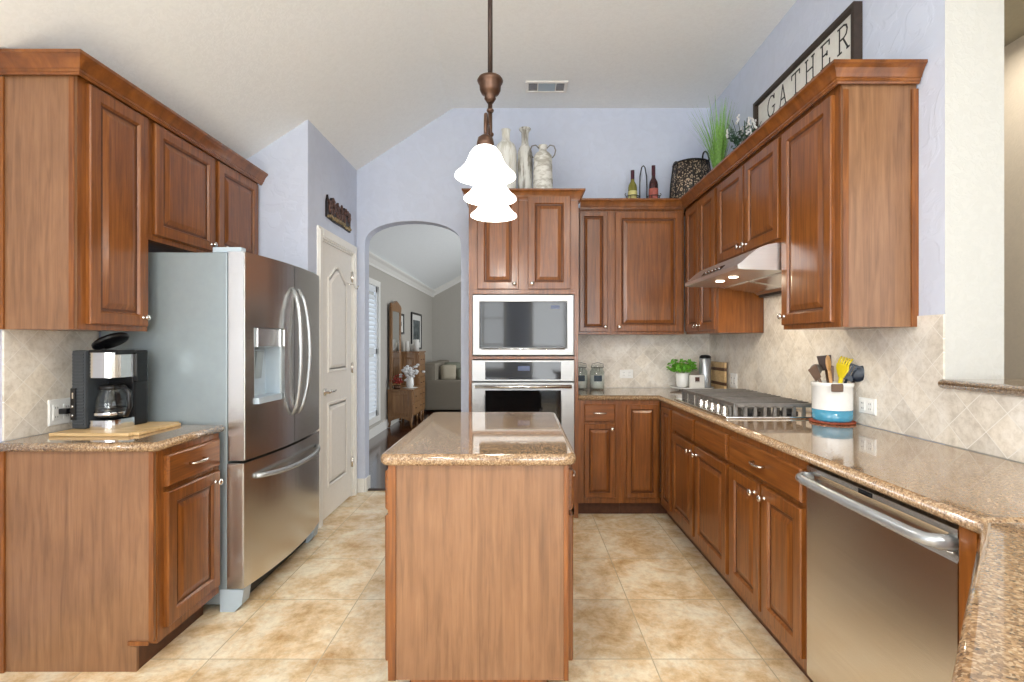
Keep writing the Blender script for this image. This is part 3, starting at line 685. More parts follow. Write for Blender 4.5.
# --- hood
HD = thing('range_hood', 'stainless under-cabinet range hood with two lit lamps over the cooktop', 'range hood', (1.4, 2.95, 1.63))
hp = [(1.112, 1.688), (1.110, 1.708), (1.130, 1.722), (1.155, 1.745), (1.185, 1.771), (1.22, 1.795), (1.265, 1.812), (1.31, 1.820), (1.60, 1.820), (1.645, 1.820), (1.645, 1.632), (1.600, 1.628), (1.585, 1.640), (1.50, 1.662), (1.34, 1.680), (1.14, 1.684)]
m = MB(); m.prism([(x, z) for x, z in hp], 'y', 2.535, 3.354); part('canopy', m, 'steel_h', HD)
for y0, y1 in ((2.57, 2.93), (2.96, 3.32)):
    m = MB(); m.rings([[(1.36, y0, 1.678), (1.36, y1, 1.678), (1.56, y1, 1.645), (1.56, y0, 1.645)], [(1.365, y0+.01, 1.670), (1.365, y1-.01, 1.670), (1.555, y1-.01, 1.638), (1.555, y0+.01, 1.638)]]); part('filter', m, 'steel', HD)
m = MB(); m.prism([(1.600, 1.61), (1.64, 1.61), (1.64, 1.63), (1.600, 1.63)], 'y', 2.56, 3.33); part('grease_rail', m, 'black', HD)
m = MB(); m.rings([[(1.131, 2.80, 1.7225), (1.131, 3.10, 1.7225), (1.156, 3.10, 1.7455), (1.156, 2.80, 1.7455)], [(1.127, 2.80, 1.7235), (1.127, 3.10, 1.7235), (1.152, 3.10, 1.7475), (1.152, 2.80, 1.7475)]]); cpn = part('control_panel', m, 'blackg', HD)
for i in range(5):
    m = MB(); m.ell((1.1395, 2.85+i*.05, 1.7355), .006, .008, .006, 10, 6); part('button', m, 'steel_b', cpn)
for y in (2.83, 3.02):
    m = MB(); m.lathe([(.024, 0), (.026, -.004), (.022, -.006)], (1.215, y, 1.6845), 16); o = part('lamp', m, 'lamp_glow', HD)
    area('hood_lamp_light', (1.215, y, 1.672), (1.30, y, .9), .05, .05, 1.8, (1, .86, .66))
# --- island
IX0, IX1, IY0, IY1 = -.474, .172, 1.778, 2.79
IS = thing('kitchen_island', 'brown wooden kitchen island base in the middle of the floor', 'island', ((IX0+IX1)/2, (IY0+IY1)/2, 0))
m = MB(); m.box(IX0+.02, IX1-.02, IY0+.014, IY1, .10, CT-.005); part('body', m, 'wood', IS)
m = MB(); m.box(IX0+.07, IX1-.07, IY0+.03, IY1-.05, 0, .10); part('toe_kick', m, 'toe', IS)
m = MB(); m.box(IX0+.002, IX1-.002, IY0, IY0+.013, .10, CT-.005); o = part('end_panel', m, 'veneer', IS); o['label'] = 'plain wood end panel facing the camera'
for a_ in ((IX0, IX0+.028, IY0-.006, IY0-.0003, .10, CT-.005, .002), (IX1-.018, IX1, IY0-.006, IY0-.0003, .10, CT-.005, .002)):
    m = MB(); m.box(*a_); part('edge_strip', m, 'wood', IS)
m = MB(); m.box(IX0+.08, IX1-.08, IY0+.004, IY0+.029, 0, .099); part('plinth', m, 'wood', IS)
for sx, N in ((IX0, XN), (IX1, XP)):
    m = MB(); x0, x1 = (sx, sx+.02) if N.x < 0 else (sx-.02, sx); m.box(x0, x1, IY0+.013, IY1, .10, CT-.005); part('face_frame', m, 'wood', IS)
    for a, c in ((IY0+.03, IY0+.50), (IY0+.515, IY1-.02)):
        for kind, z0, z1 in (('drawer', .70, .845), ('door', DB, .68)):
            U = YN if N.x < 0 else YP; oo = V((sx+N.x*.0005, c if N.x < 0 else a, z0))
            m = MB(); m.plate(oo, U, N, c-a, z1-z0, DOOR if kind == 'door' else DRAW, DOOR_M if kind == 'door' else None)
            d = part(kind, m, ['wood', 'glaze'] if kind == 'door' else 'wood_y', IS)
            k = MB()
            if kind == 'door': knob(k, (sx+N.x*.021, a+.04 if a > 2 else c-.04, .64), N)
            else: pull(k, (sx+N.x*.021, (a+c)/2, .775), YP, N)
            part('knob' if kind == 'door' else 'pull', k, 'nickel', d)
def rrect(x0, x1, y0, y1, r, n=6):
    P = []
    for cx, cy, a0 in ((x1-r, y0+r, -PI/2), (x1-r, y1-r, 0), (x0+r, y1-r, PI/2), (x0+r, y0+r, PI)):
        for i in range(n+1): a = a0+PI/2*i/n; P.append((cx+r*math.cos(a), cy+r*math.sin(a)))
    return P
m = MB(); m.slab(rrect(-.502, .200, 1.742, 2.832, .045), CT-.004, .915, .018)
solo('countertop', 'polished granite island top with rounded corners', 'countertop', m, 'granite')
# --- bar ledge on the half wall
m = MB(); m.slab([(1.625, -3.0), (1.99, -3.0), (1.99, 1.932), (1.625, 1.932)], 1.131, 1.168, .017)
solo('bar_ledge', 'thin granite ledge capping the half wall on the right', 'ledge', m, 'granite')

# ---------------------------------------------------------------- refrigerator
FR = thing('refrigerator', 'stainless french-door refrigerator with bottom freezer drawer', 'refrigerator', (-1.7, 2.858, 0))
FY0, FY1 = 2.407, 3.309
m = MB(); m.box(-2.04, -1.425, FY0+.004, FY1-.004, .035, 1.748, .006); part('cabinet', m, 'fgrey', FR)
def fx(y): return -1.343+.042*(1-((y-2.858)/.451)**2)
def fseg(m, y0, y1, z0, z1, xb=-1.418, n=10):
    ys = [y0+(y1-y0)*i/n for i in range(n+1)]
    m.prism([(xb, y0)]+[(fx(y), y) for y in ys]+[(xb, y1)], 'z', z0, z1)
m = MB(); RZ0, RZ1, RY0, RY1 = 1.00, 1.385, 2.478, 2.742; D1 = 2.8545
fseg(m, FY0+.008, D1, .735, RZ0); fseg(m, FY0+.008, D1, RZ1, 1.752); fseg(m, FY0+.008, RY0, RZ0, RZ1, n=2); fseg(m, RY1, D1, RZ0, RZ1, n=4)
m.prism([(-1.418, FY0), (-1.343, FY0), (-1.343, FY0+.008), (-1.418, FY0+.008)], 'z', .735, 1.752)
d1 = part('left_door', m, 'steel', FR)
m = MB(); fseg(m, 2.861, FY1, .735, 1.752); d2 = part('right_door', m, 'steel', FR)
m = MB(); fseg(m, FY0+.002, FY1, .115, .722, n=18); d3 = part('freezer_drawer', m, 'steel', FR)
# dispenser
m = MB(); m.box(-1.415, -1.405, RY0, RY1, RZ0, RZ1); m.box(-1.405, -1.335, RY0+.001, RY0+.012, RZ0, RZ1); m.box(-1.405, -1.325, RY1-.012, RY1-.001, RZ0, RZ1); m.box(-1.405, -1.312, RY0+.012, RY1-.012, RZ0, RZ0+.03); dp = part('dispenser', m, 'fgrey2', d1)
m = MB(); m.prism([(-1.405, 1.27), (-1.350, 1.285), (-1.318, 1.29), (-1.318, RZ1-.004), (-1.405, RZ1-.004)], 'y', RY0+.013, RY1-.013); part('dispenser_panel', m, 'steel', d1)
m = MB(); m.prism([(-1.402, 1.12), (-1.385, 1.12), (-1.37, 1.265), (-1.402, 1.265)], 'y', 2.58, 2.65); part('dispenser_paddle', m, 'fgrey', d1)
def bowh(y, dy, z0, z1, out, nm, par):
    m = MB(); pts = []
    for i in range(15):
        t = -1+2*i/14; q = 1-t*t
        pts.append((fx(y)+.004+out*(q**.6), y+dy*q, (z0+z1)/2+t*(z1-z0)/2))
    m.tube(pts, [.010+.004*(1-abs(-1+2*i/14)) for i in range(15)], 12); o = part(nm, m, 'satin', par); return o
bowh(2.822, -.022, .90, 1.62, .058, 'handle', d1); bowh(2.896, .022, .90, 1.62, .058, 'handle', d2)
m = MB(); pts = []
for i in range(17):
    t = -1+i/8; y = 2.858+t*.37; q = 1-t**4; pts.append((fx(y)+.004+.05*q, y, .640-.012*(1-t*t)))
m.tube(pts, .013, 12); part('handle', m, 'satin', d3)
for y in (FY0+.03, FY1-.03):
    m = MB(); m.box(-1.50, -1.36, y-.022, y+.022, 1.7485, 1.775, .006); part('hinge_cover', m, 'fgrey2', FR)
m = MB(); m.box(-1.423, -1.3475, FY0-.002, FY0+.0015, .115, .72); part('door_edge', m, 'steel', FR)
for y0, y1 in ((FY0+.002, FY0+.07), (FY1-.07, FY1-.002)):
    m = MB(); m.prism([(-1.46, 0), (-1.39, 0), (-1.355, .035), (-1.345, .108), (-1.46, .108)], 'y', y0, y1); part('foot_cover', m, 'fgrey2', FR)
m = MB(); m.box(-1.50, -1.40, FY0+.07, FY1-.07, .012, .10); part('base_grille', m, 'black', FR)

# ---------------------------------------------------------------- pendant
PX, PY = -.140, 2.29
PE = thing('pendant_light', 'bronze three-shade island pendant hanging over the island', 'pendant light', (PX, PY, HI))
m = MB(); m.lathe([(.012, HI-.03), (.06, HI-.022), (.065, HI-.001)], (PX, PY, 0)); part('ceiling_canopy', m, 'bronze', PE)
m = MB(); m.tube([(PX, PY, HI-.02), (PX, PY, 2.53)], .0115, 10); part('rod', m, 'bronze2', PE)
m = MB(); m.lathe([(.012, 2.548), (.026, 2.540), (.054, 2.528), (.060, 2.517), (.056, 2.507), (.050, 2.500), (.048, 2.474), (.040, 2.458), (.024, 2.448), (.027, 2.434), (.014, 2.415)], (PX, PY, 0), 24); part('hub', m, 'bronze', PE)
m = MB(); m.tube([(PX, PY, 2.42), (PX, PY, 2.10)], .010, 10)
for i, z in enumerate((2.38, 2.27, 2.13)): m.ell((PX, PY, z), .017, .017, .012)
part('stem', m, 'bronze', PE)
SH = [(.030, .145), (.045, .135), (.062, .110), (.070, .085), (.080, .060), (.100, .030), (.120, .010), (.1225, 0), (.117, 0), (.097, .027), (.076, .057), (.066, .083), (.058, .108), (.040, .131), (.026, .138)]
for i, dy in enumerate((-.31, 0, .31)):
    y = PY+dy
    if dy:
        sg = 1 if dy > 0 else -1; pts = []
        for k in range(13):
            t = k/12; pts.append((PX, PY+sg*(.012+.298*t), 2.16+.02*math.sin(PI*t)+(.075*math.sin(PI*min(1, t*1.0))**1 if t > .0 else 0)-(.03*t)))
        m = MB(); m.tube(pts, .008, 8)
        sp = [(PX, y+sg*.02*math.cos(a)*-1-sg*.02, 2.20+.03*math.sin(a)) for a in [PI*j/8 for j in range(9)]]
        m.tube([(PX, y, 2.12), (PX, y, 2.19), (PX, y-sg*.012, 2.225), (PX, y-sg*.04, 2.24), (PX, y-sg*.07, 2.225), (PX, y-sg*.08, 2.195)], .007, 8)
        part('arm', m, 'bronze', PE)
    m = MB(); m.lathe([(.010, 2.140), (.020, 2.132), (.030, 2.125), (.034, 2.108), (.036, 2.090), (.028, 2.086)], (PX, y, 0)); part('socket_cap', m, 'bronze', PE)
    m = MB(); m.lathe([(r_, 1.970+z_*.84) for r_, z_ in SH], (PX, y, 0), 32, cap=False); o = part('lamp_shade', m, 'shade', PE)
    point('pendant_bulb_light', (PX, y, 1.93), 5, (1, .93, .84), .05)
# ceiling vent
b = thing('ceiling_vent', 'white rectangular air vent in the flat part of the ceiling', 'vent', (.205, 3.97, HI))
m = MB(); m.rings([[(x, y, HI-d) for x, y in ((.04+i, 3.885+i), (.375-i, 3.885+i), (.375-i, 4.06-i), (.04+i, 4.06-i))] for i, d in ((0, .0005), (0, .006), (.004, .010), (.024, .010), (.026, .004))], cap1=False); part('frame', m, 'trim', b)
m = MB(); m.box(.066, .349, 3.911, 4.034, HI-.003, HI-.0005); part('back_plate', m, 'iron', b)
for i in range(8):
    y = 3.92+i*.0145; m = MB(); m.box(.14, .275, y, y+.004, HI-.010, HI-.003); part('slat', m, 'fgrey2', b)
for x in (.135, .278):
    m = MB(); m.box(x, x+.006, 3.911, 4.034, HI-.011, HI-.003); part('divider', m, 'trim', b)

# ---------------------------------------------------------------- cooktop
CK = thing('gas_cooktop', 'stainless gas cooktop with heavy cast grates set in the right worktop', 'cooktop', (1.33, 2.98, .915))
cy0, cy1, cx0, cx1 = 2.555, 3.435, 1.062, 1.54
m = MB(); m.box(cx0, cx1, cy0, cy1, .9155, .926, .004); part('tray', m, 'steel_b', CK)
for gi in range(3):
    a = cy0+.02+gi*.283; c = a+.270; m = MB(); zt = .992
    m.box(cx0+.048, cx1-.01, a, a+.012, zt-.02, zt, .003); m.box(cx0+.048, cx1-.01, c-.012, c, zt-.02, zt, .003)
    m.box(cx0+.048, cx0+.060, a, c, zt-.02, zt, .003); m.box(cx1-.022, cx1-.01, a, c, zt-.02, zt, .003)
    for j in range(1, 5):
        y = a+(c-a)*j/5; m.box(cx0+.055, cx1-.015, y-.004, y+.004, zt-.012, zt+.004, .002)
    for j in range(9):
        x = cx0+.056+j*(.405)/8; m.prism([(x-.004, zt-.01), (x-.008, .927), (x+.010, .927), (x+.008, zt-.01)], 'y', a, a+.012); m.prism([(x-.004, zt-.01), (x-.008, .927), (x+.010, .927), (x+.008, zt-.01)], 'y', c-.012, c)
    for j in range(5):
        y = a+.006+j*(c-a-.012)/4; m.prism([(y-.005, zt-.01), (y-.009, .927), (y+.009, .927), (y+.005, zt-.01)], 'x', cx0+.048, cx0+.060)
    part('grate', m, 'iron', CK)
for y, x in ((2.68, 1.25), (2.68, 1.45), (2.98, 1.35), (3.27, 1.25), (3.27, 1.45)):
    m = MB(); m.lathe([(.045, .9265), (.045, .938), (.036, .942), (.036, .952), (.03, .955), (.001, .956)], (x, y, 0), 20); part('burner', m, 'black', CK)
for i in range(5):
    m = MB(); m.lathe([(.020, .9265), (.021, .932), (.018, .936), (.017, .966), (.014, .970), (.001, .971)], (cx0+.025, 2.64+i*.085, 0), 18); part('control_knob', m, 'steel_b', CK)

# ---------------------------------------------------------------- outlets
def outlet(p, U, N, label, gangs=2, horiz=False, switch=False):
    p, U, N = V(p), V(U), V(N); w = .115 if (gangs == 2 or horiz) else .07; h = .075 if horiz else .115
    r = thing('wall_outlet', label, 'outlet', p)
    m = MB(); m.plate(p-U*w/2-V((0, 0, h/2)), U, N, w, h, [(0, 0), (0, .003), (.004, .006), (.006, .006)]); part('cover_plate', m, 'plastic_w', r)
    for s_ in (-1, 1):
        q = p+U*s_*w*.22
        m = MB(); m.plate(q-U*.016-V((0, 0, h*.30)), U, N, .032, h*.60, [(0, .0062), (0, .008), (.002, .009)]); rc = part('receptacle', m, 'plastic_w', r)
        m = MB()
        for dz in (-.012, .012) if horiz else (-.02, .02):
            m.plate(q-U*.006+V((0, 0, dz-.004)), U, N, .002, .008, [(0, .009), (0, .0095)]); m.plate(q+U*.004+V((0, 0, dz-.004)), U, N, .002, .008, [(0, .009), (0, .0095)])
        part('slot', m, 'black', rc)
    return r
outlet((.925, 4.332, 1.035), XP, (0, -1, 0), 'white horizontal outlet on the back wall tiles right of the glass jars', horiz=True)
outlet((1.649, 2.355, 1.008), YN, XN, 'white double outlet on the right backsplash beside the utensil crock', horiz=True)
outlet((1.649, 3.83, 1.015), YN, XN, 'white outlet on the right backsplash behind the cooktop next to the cutting board')
outlet((-2.066, 2.225, 1.00), YP, XP, 'white outlet on the left backsplash with a black plug in it')
m = MB(); m.box(-2.055, -2.02, 2.205, 2.235, .990, 1.015, .005); m.tube([(-2.02, 2.22, 1.002), (-1.99, 2.23, 1.0), (-1.97, 2.25, .98), (-1.975, 2.27, .95), (-1.98, 2.29, .932), (-1.95, 2.31, .930), (-1.93, 2.30, .93)], .004, 8)
solo('power_cord', 'black plug and cord running from the left outlet to the coffee maker', 'cord', m, 'black')

# ---------------------------------------------------------------- coffee maker on a board
m = MB(); m.box(-1.975, -1.640, 2.075, 2.385, .9155, .930, .004); m.box(-1.64, -1.615, 2.10, 2.36, .9155, .928, .004)
solo('cutting_board', 'light wooden board lying under the coffee maker', 'cutting board', m, 'bamboo')
KM = thing('coffee_maker', 'black and stainless drip coffee maker with its lid open', 'coffee maker', (-1.83, 2.24, .9305), -.08)
m = MB(); m.box(-.13, -.055, -.085, .09, 0, .345, .012)
for i in range(22): m.box(-.122, -.062, -.089, -.084, .02+i*.0145, .026+i*.0145)
part('housing', m, 'housing', KM, True)
m = MB(); m.box(-.125, .092, .03, .115, 0, .345, .012); m.box(-.055, .10, -.07, .03, .325, .347, .006); part('rear_column', m, 'black', KM, True)
m = MB(); m.prism(rrect(-.052, .098, -.095, .06, .05), 'z', .225, .335); o = part('brew_head', m, 'steel_b', KM, True)
m = MB(); m.prism(rrect(-.052, .098, -.095, .06, .05), 'z', 0, .040); part('base', m, 'steel_b', KM, True)
m = MB(); m.box(.0925, .112, .025, .090, .20, .335, .004); part('water_gauge', m, 'blackg', KM, True)
m = MB(); m.lathe([(.05, .042), (.068, .055), (.072, .09), (.066, .135), (.048, .165), (.050, .178), (.046, .176), (.044, .165), (.060, .134), (.066, .09), (.062, .06), (.04, .048)], (.023, -.02, 0), 28, cap=False); cf = part('carafe', m, 'glass', KM, True)
m = MB(); m.lathe([(.001, .046), (.058, .050), (.064, .07), (.065, .088), (.001, .089)], (.023, -.02, 0), 24); part('coffee', m, 'black', cf, True)
m = MB(); m.lathe([(.001, .195), (.035, .193), (.050, .186), (.052, .172), (.045, .17), (.001, .17)], (.023, -.02, 0), 24); part('carafe_lid', m, 'black', cf, True)
m = MB(); m.tube([(.065, -.04, .180), (.125, -.055, .184), (.158, -.06, .160), (.162, -.06, .10), (.140, -.055, .062), (.090, -.045, .058)], [.009, .010, .011, .011, .010, .007], 10); part('carafe_handle', m, 'black', cf, True)
m = MB(); m.lathe([(.0725, .060), (.0735, .064), (.0725, .072)], (.023, -.02, 0), 24, cap=False); part('band', m, 'steel_b', cf, True)
R = Matrix.Rotation(math.radians(-24), 3, 'Y')
m = MB(); m.xf_lathe([(.9, 0), (1, .006), (1, .018), (.85, .026), (.6, .027), (.55, .022), (.01, .022)], (-.045, .04, .374), (.085, .07, 1), 24, R); m.tube([(-.095, .05, .342), (-.112, .05, .352), (-.108, .045, .366)], .010, 8); part('lid', m, 'black', KM, True)
m = MB(); m.box(-.128, -.10, -.093, -.086, .04, .18, .003); cpn = part('control_panel', m, 'black', KM, True)
m = MB()
for z in (.06, .10): m.lathe([(.006, -.094), (.006, -.0965), (.001, -.0966)], (-.114, 0, z), 12, axis='y')
m.box(-.118, -.110, -.0945, -.093, .135, .160); part('button', m, 'steel_b', cpn, True)

KM.scale = (.86, .95, 1)
KM.location.x = -1.845
# ---------------------------------------------------------------- glass jars
def jar(x, y, label):
    r = thing('glass_jar', label, 'jar', (x, y, .9155), 0, 'clamp-lid jars in the corner by the oven')
    m = MB(); m.lathe([(.001, 0), (.058, 0), (.062, .008), (.062, .150), (.050, .170), (.048, .186), (.045, .186), (.047, .168), (.058, .148), (.058, .012), (.001, .008)], seg=24, cap=False); part('glass_body', m, 'glass', r, True)
    m = MB(); m.lathe([(.001, .009), (.0575, .0125), (.0575, .118), (.001, .122)], seg=24); part('contents', m, 'flour', r, True)
    m = MB(); m.lathe([(.001, .210), (.035, .208), (.050, .200), (.052, .190), (.001, .189)], seg=20); part('lid', m, 'glass', r, True)
    m = MB(); m.tube([(.051*math.cos(a), .051*math.sin(a), .182) for a in [2*PI*i/20 for i in range(20)]], .0025, 6, True)
    m.tube([(-.052, -.01, .182), (-.045, -.03, .214), (0, -.035, .226), (.045, -.03, .214), (.052, -.01, .182)], .0025, 6); m.tube([(-.01, -.055, .182), (-.012, -.066, .15), (.012, -.066, .15), (.01, -.055, .182)], .0025, 6); part('wire_clamp', m, 'iron', r, True)
    m = MB(); m.prism([(.0635*math.sin(a), -.0635*math.cos(a)) for a in [-.55+1.1*i/8 for i in range(9)]]+[(.0625*math.sin(a), -.0625*math.cos(a)) for a in [.55-1.1*i/8 for i in range(9)]], 'z', .070, .120); part('label_plate', m, 'chalk', r, True)
    return r
j = jar(.505, 4.20, 'clamp-lid glass jar of flour with slate label, tucked against the oven cabinet')
c = copytree(j); c.location = (.645, 4.18, .9155); c['label'] = 'clamp-lid glass jar of flour with slate label, further from the oven cabinet'

# ---------------------------------------------------------------- tray group in the back corner
m = MB(); m.lathe([(.001, .917), (.10, .917), (.10, .928), (.168, .934), (.176, .946), (.170, .946), (.16, .940), (.001, .939)], (1.415, 4.10, 0), 36)
solo('round_tray', 'round white tray in the back corner under the potted plant', 'tray', m, 'white')
PL = thing('potted_plant', 'bushy bright green plant in a white pot on the round tray', 'plant', (1.345, 4.12, .9405))
m = MB(); m.lathe([(.001, 0), (.040, 0), (.050, .01), (.055, .115), (.050, .118), (.046, .11), (.001, .108)], seg=24); part('pot', m, 'white', PL, True)
m = MB(); rnd = random.Random(3)
for i in range(230):
    th = rnd.uniform(0, 2*PI); ph = rnd.uniform(0, 1); r_ = rnd.uniform(.5, 1)
    c = V((.125*r_*math.cos(th)*math.sqrt(1-ph*ph*.6), .085*r_*math.sin(th), .13+.105*ph*r_)); s_ = rnd.uniform(.014, .026)
    a = V((rnd.uniform(-1, 1), rnd.uniform(-1, 1), rnd.uniform(-.4, .8))).normalized(); b_ = a.cross(V((rnd.uniform(-1, 1), rnd.uniform(-1, 1), rnd.uniform(-1, 1)))).normalized()
    m.f([m.v(c-a*s_), m.v(c+b_*s_*.55+V((0, 0, .003))), m.v(c+a*s_), m.v(c-b_*s_*.55+V((0, 0, .003)))])
for i in range(14):
    th = 2*PI*i/14; m.tube([(0, 0, .105), (.05*math.cos(th), .04*math.sin(th), .15), (.09*math.cos(th), .06*math.sin(th), .18)], .0015, 4)
part('foliage', m, 'leaf', PL, True, noweld=True)
BX = thing('block_sign', 'small cream block sign with a tiny brown square, on the tray before the plant', 'sign', (1.432, 4.03, .9405), .05)
m = MB(); m.box(-.060, .060, -.012, .012, 0, .105, .002); part('block', m, 'paper', BX, True)
m = MB(); m.box(-.018, .018, -.0135, -.0122, .055, .088); m.box(-.02, .02, -.0135, -.0122, .048, .052); part('print', m, 'plaque', BX, True)
TC = thing('steel_canister', 'tall slim stainless canister with black lid beside the cutting board', 'canister', (1.515, 4.07, .9405))
m = MB(); m.lathe([(.001, 0), (.046, 0), (.047, .005), (.047, .235), (.044, .24), (.001, .24)], seg=28); part('body', m, 'satin', TC, True)
m = MB(); m.lathe([(.001, .268), (.03, .266), (.044, .256), (.046, .2405), (.001, .2405)], seg=28); part('lid', m, 'black', TC, True)
CB = thing('cutting_board', 'striped wooden cutting board leaning on the right backsplash in the corner', 'cutting board', (1.62, 4.08, .9155))
m = MB()
for z0, z1 in ((0, .05), (.075, .165), (.19, .235)): m.box(1.612, 1.630, 3.92, 4.25, .9155+z0, .9155+z1, .002)
part('board', m, 'bamboo', CB)
m = MB()
for z0, z1 in ((.0505, .0745), (.1655, .1895)): m.box(1.6125, 1.6295, 3.92, 4.25, .9155+z0, .9155+z1)
part('dark_stripe', m, 'walnut', CB)

# ---------------------------------------------------------------- utensil crock
CKX, CKY = 1.541, 2.453
m = MB(); m.lathe([(.001, .9155), (.094, .9155), (.098, .920), (.094, .925), (.001, .925)], (CKX, CKY, 0), 40)
for i in range(36): a = 2*PI*i/36; m.ell((CKX+.094*math.cos(a), CKY+.094*math.sin(a), .921), .007, .007, .006, 6, 4)
solo('trivet', 'red-brown beaded trivet under the utensil crock', 'trivet', m, 'terra')
CR = thing('utensil_crock', 'white ceramic utensil crock with teal band at the bottom', 'crock', (CKX, CKY, .9265))
q = .88
m = MB(); m.lathe([(r_*q, z_) for r_, z_ in [(.100, .056), (.100, .166), (.104, .170), (.105, .184), (.102, .189), (.094, .188), (.092, .17), (.090, .012), (.001, .012), (.001, .008), (.093, .008), (.0995, .0555)]], seg=40, cap=False); part('vessel', m, 'white', CR, True)
m = MB(); m.lathe([(r_*q, z_) for r_, z_ in [(.001, 0), (.094, 0), (.099, .008), (.1004, .0555), (.0935, .0555), (.0935, .0065), (.001, .0065)]], seg=40); o = part('base_band', m, 'teal', CR, True)
m = MB(); m.box(-.064, -.010, -.101, -.095, .148, .186, .006)
o = part('tag', m, 'brownp', CR, True); o['label'] = 'taupe tag clipped on the rim'
def tool(name, label, cat, base, tip, parts_, mats):
    """handle from base to tip, with head built in a local frame at the tip"""
    base, tip = V(base), V(tip); d = (tip-base).normalized(); q = d.to_track_quat('Z', 'X').to_matrix()
    if (q @ V((0, 1, 0))).y > 0 : q = q @ Matrix.Rotation(PI, 3, 'Z')
    r = thing(name, label, cat, base)
    ORG[r.name] = base
    for pn, fn, mt in parts_:
        m = MB(); fn(m, (tip-base).length)
        for v in m.bm.verts: v.co = q @ v.co
        part(pn, m, mt, r, True, noweld=True)
    return r
def hnd(r0=.006, r1=.006):
    return lambda m, L: m.tube([(0, 0, 0), (0, 0, L*.5), (0, 0, L)], [r0, (r0+r1)/2, r1], 8)
def bowl(w, h, t=.006, dz=0):
    return lambda m, L: m.xf_lathe([(math.sin(PI*i/8), -math.cos(PI*i/8)) for i in range(9)], (0, 0, L+h*.9+dz), (w, t, h), 16)
def blade(w0, w1, h, slots=0):
    def fn(m, L):
        if not slots: m.prism([(-w0, L-.005), (w0, L-.005), (w1, L+h), (-w1, L+h)], 'y', -.003, .003)
        else:
            m.prism([(-w0, L-.005), (w0, L-.005), (w0*1.2, L+h*.3), (-w0*1.2, L+h*.3)], 'y', -.003, .003)
            n = slots+1
            for i in range(n): x = -w1+(2*w1)*(i+.1)/n; m.box(x, x+2*w1/n*.75, -.003, .003, L+h*.28, L+h*.9)
            m.box(-w1, w1, -.003, .003, L+h*.88, L+h)
    return fn
def fork(m, L):
    m.prism([(-.012, L-.005), (.012, L-.005), (.032, L+.035), (.032, L+.06), (-.032, L+.06), (-.032, L+.035)], 'y', -.006, .006)
    for i in range(5):
        x = -.028+i*.014; m.tube([(x, 0, L+.055), (x*1.1, -.006, L+.075), (x*1.15, -.018, L+.092)], .0045, 6)
def whisk(m, L):
    for i in range(6):
        a = PI*i/6; pts = []
        for k in range(13):
            t = -1+k/6; w = .034*math.cos(t*PI/2)**.6 if abs(t) < 1 else 0
            s_ = 1 if True else -1
        ring = [(.036*math.sin(PI*k/10)**.8*math.cos(a)*(1), .036*math.sin(PI*k/10)**.8*math.sin(a), L+.10*k/10) for k in range(11)]
        ring2 = [(-p[0], -p[1], p[2]) for p in ring[::-1]]
        m.tube(ring, .0012, 5); m.tube(ring2, .0012, 5)
zb = .945; G = 'kitchen utensils standing in the crock'
cx_, cy_ = CKX, CKY
tool('wooden_spoon', 'light wooden spoon leaning left in the crock', 'spoon', (cx_+.01, cy_-.01, zb), (cx_-.042, cy_-.045, 1.175), [('handle', hnd(.007, .008), 'spoonw'), ('bowl', bowl(.025, .040), 'spoonw')], None)
tool('pasta_server', 'yellow toothed pasta server in the middle of the crock', 'pasta server', (cx_+.01, cy_-.01, zb), (cx_+.016, cy_-.045, 1.145), [('handle', hnd(.009, .010), 'yellow'), ('head', fork, 'yellow')], None)
tool('spatula', 'taupe spatula tipping out furthest left in the crock', 'spatula', (cx_+.03, cy_, zb), (cx_-.088, cy_-.03, 1.135), [('handle', hnd(), 'brownp'), ('blade', blade(.018, .026, .065), 'brownp')], None)
tool('spatula', 'dark brown turner behind the wooden spoon', 'spatula', (cx_+.01, cy_+.01, zb), (cx_-.012, cy_+.03, 1.175), [('handle', hnd(), 'bronze'), ('blade', blade(.024, .032, .07), 'bronze2')], None)
tool('slotted_turner', 'dark navy slotted turner leaning right in the crock', 'spatula', (cx_-.01, cy_+.0, zb), (cx_+.050, cy_-.035, 1.130), [('handle', hnd(), 'navy'), ('blade', blade(.022, .036, .080, 4), 'navy')], None)
tool('serving_spoon', 'black serving spoon leaning furthest right in the crock', 'spoon', (cx_-.03, cy_-.0, zb), (cx_+.078, cy_-.05, 1.125), [('handle', hnd(), 'black'), ('bowl', bowl(.030, .044, .010), 'navy')], None)
tool('whisk', 'steel wire whisk standing behind the dark turner', 'whisk', (cx_+.0, cy_+.02, zb), (cx_+.070, cy_+.030, 1.135), [('handle', hnd(.008, .007), 'steel_b'), ('wires', whisk, 'steel_b')], None)
tool('ladle', 'grey steel ladle with a round bowl behind the taupe spatula', 'ladle', (cx_+.02, cy_+.01, zb), (cx_-.052, cy_+.03, 1.150), [('handle', hnd(.005, .005), 'steel'), ('bowl', bowl(.028, .028, .014), 'iron')], None)
tool('tongs', 'grey kitchen tongs between the wooden spoon and the yellow server', 'tongs', (cx_-.0, cy_+.0, zb), (cx_-.012, cy_-.02, 1.150), [('arm', lambda m, L: m.box(-.012, -.003, -.004, .004, 0, L+.04, .002), 'steel'), ('arm', lambda m, L: m.box(.003, .012, -.004, .004, 0, L+.04, .002), 'steel'), ('grip', lambda m, L: m.box(-.015, .015, -.007, .007, L-.03, L+.045, .005), 'brownp')], None)

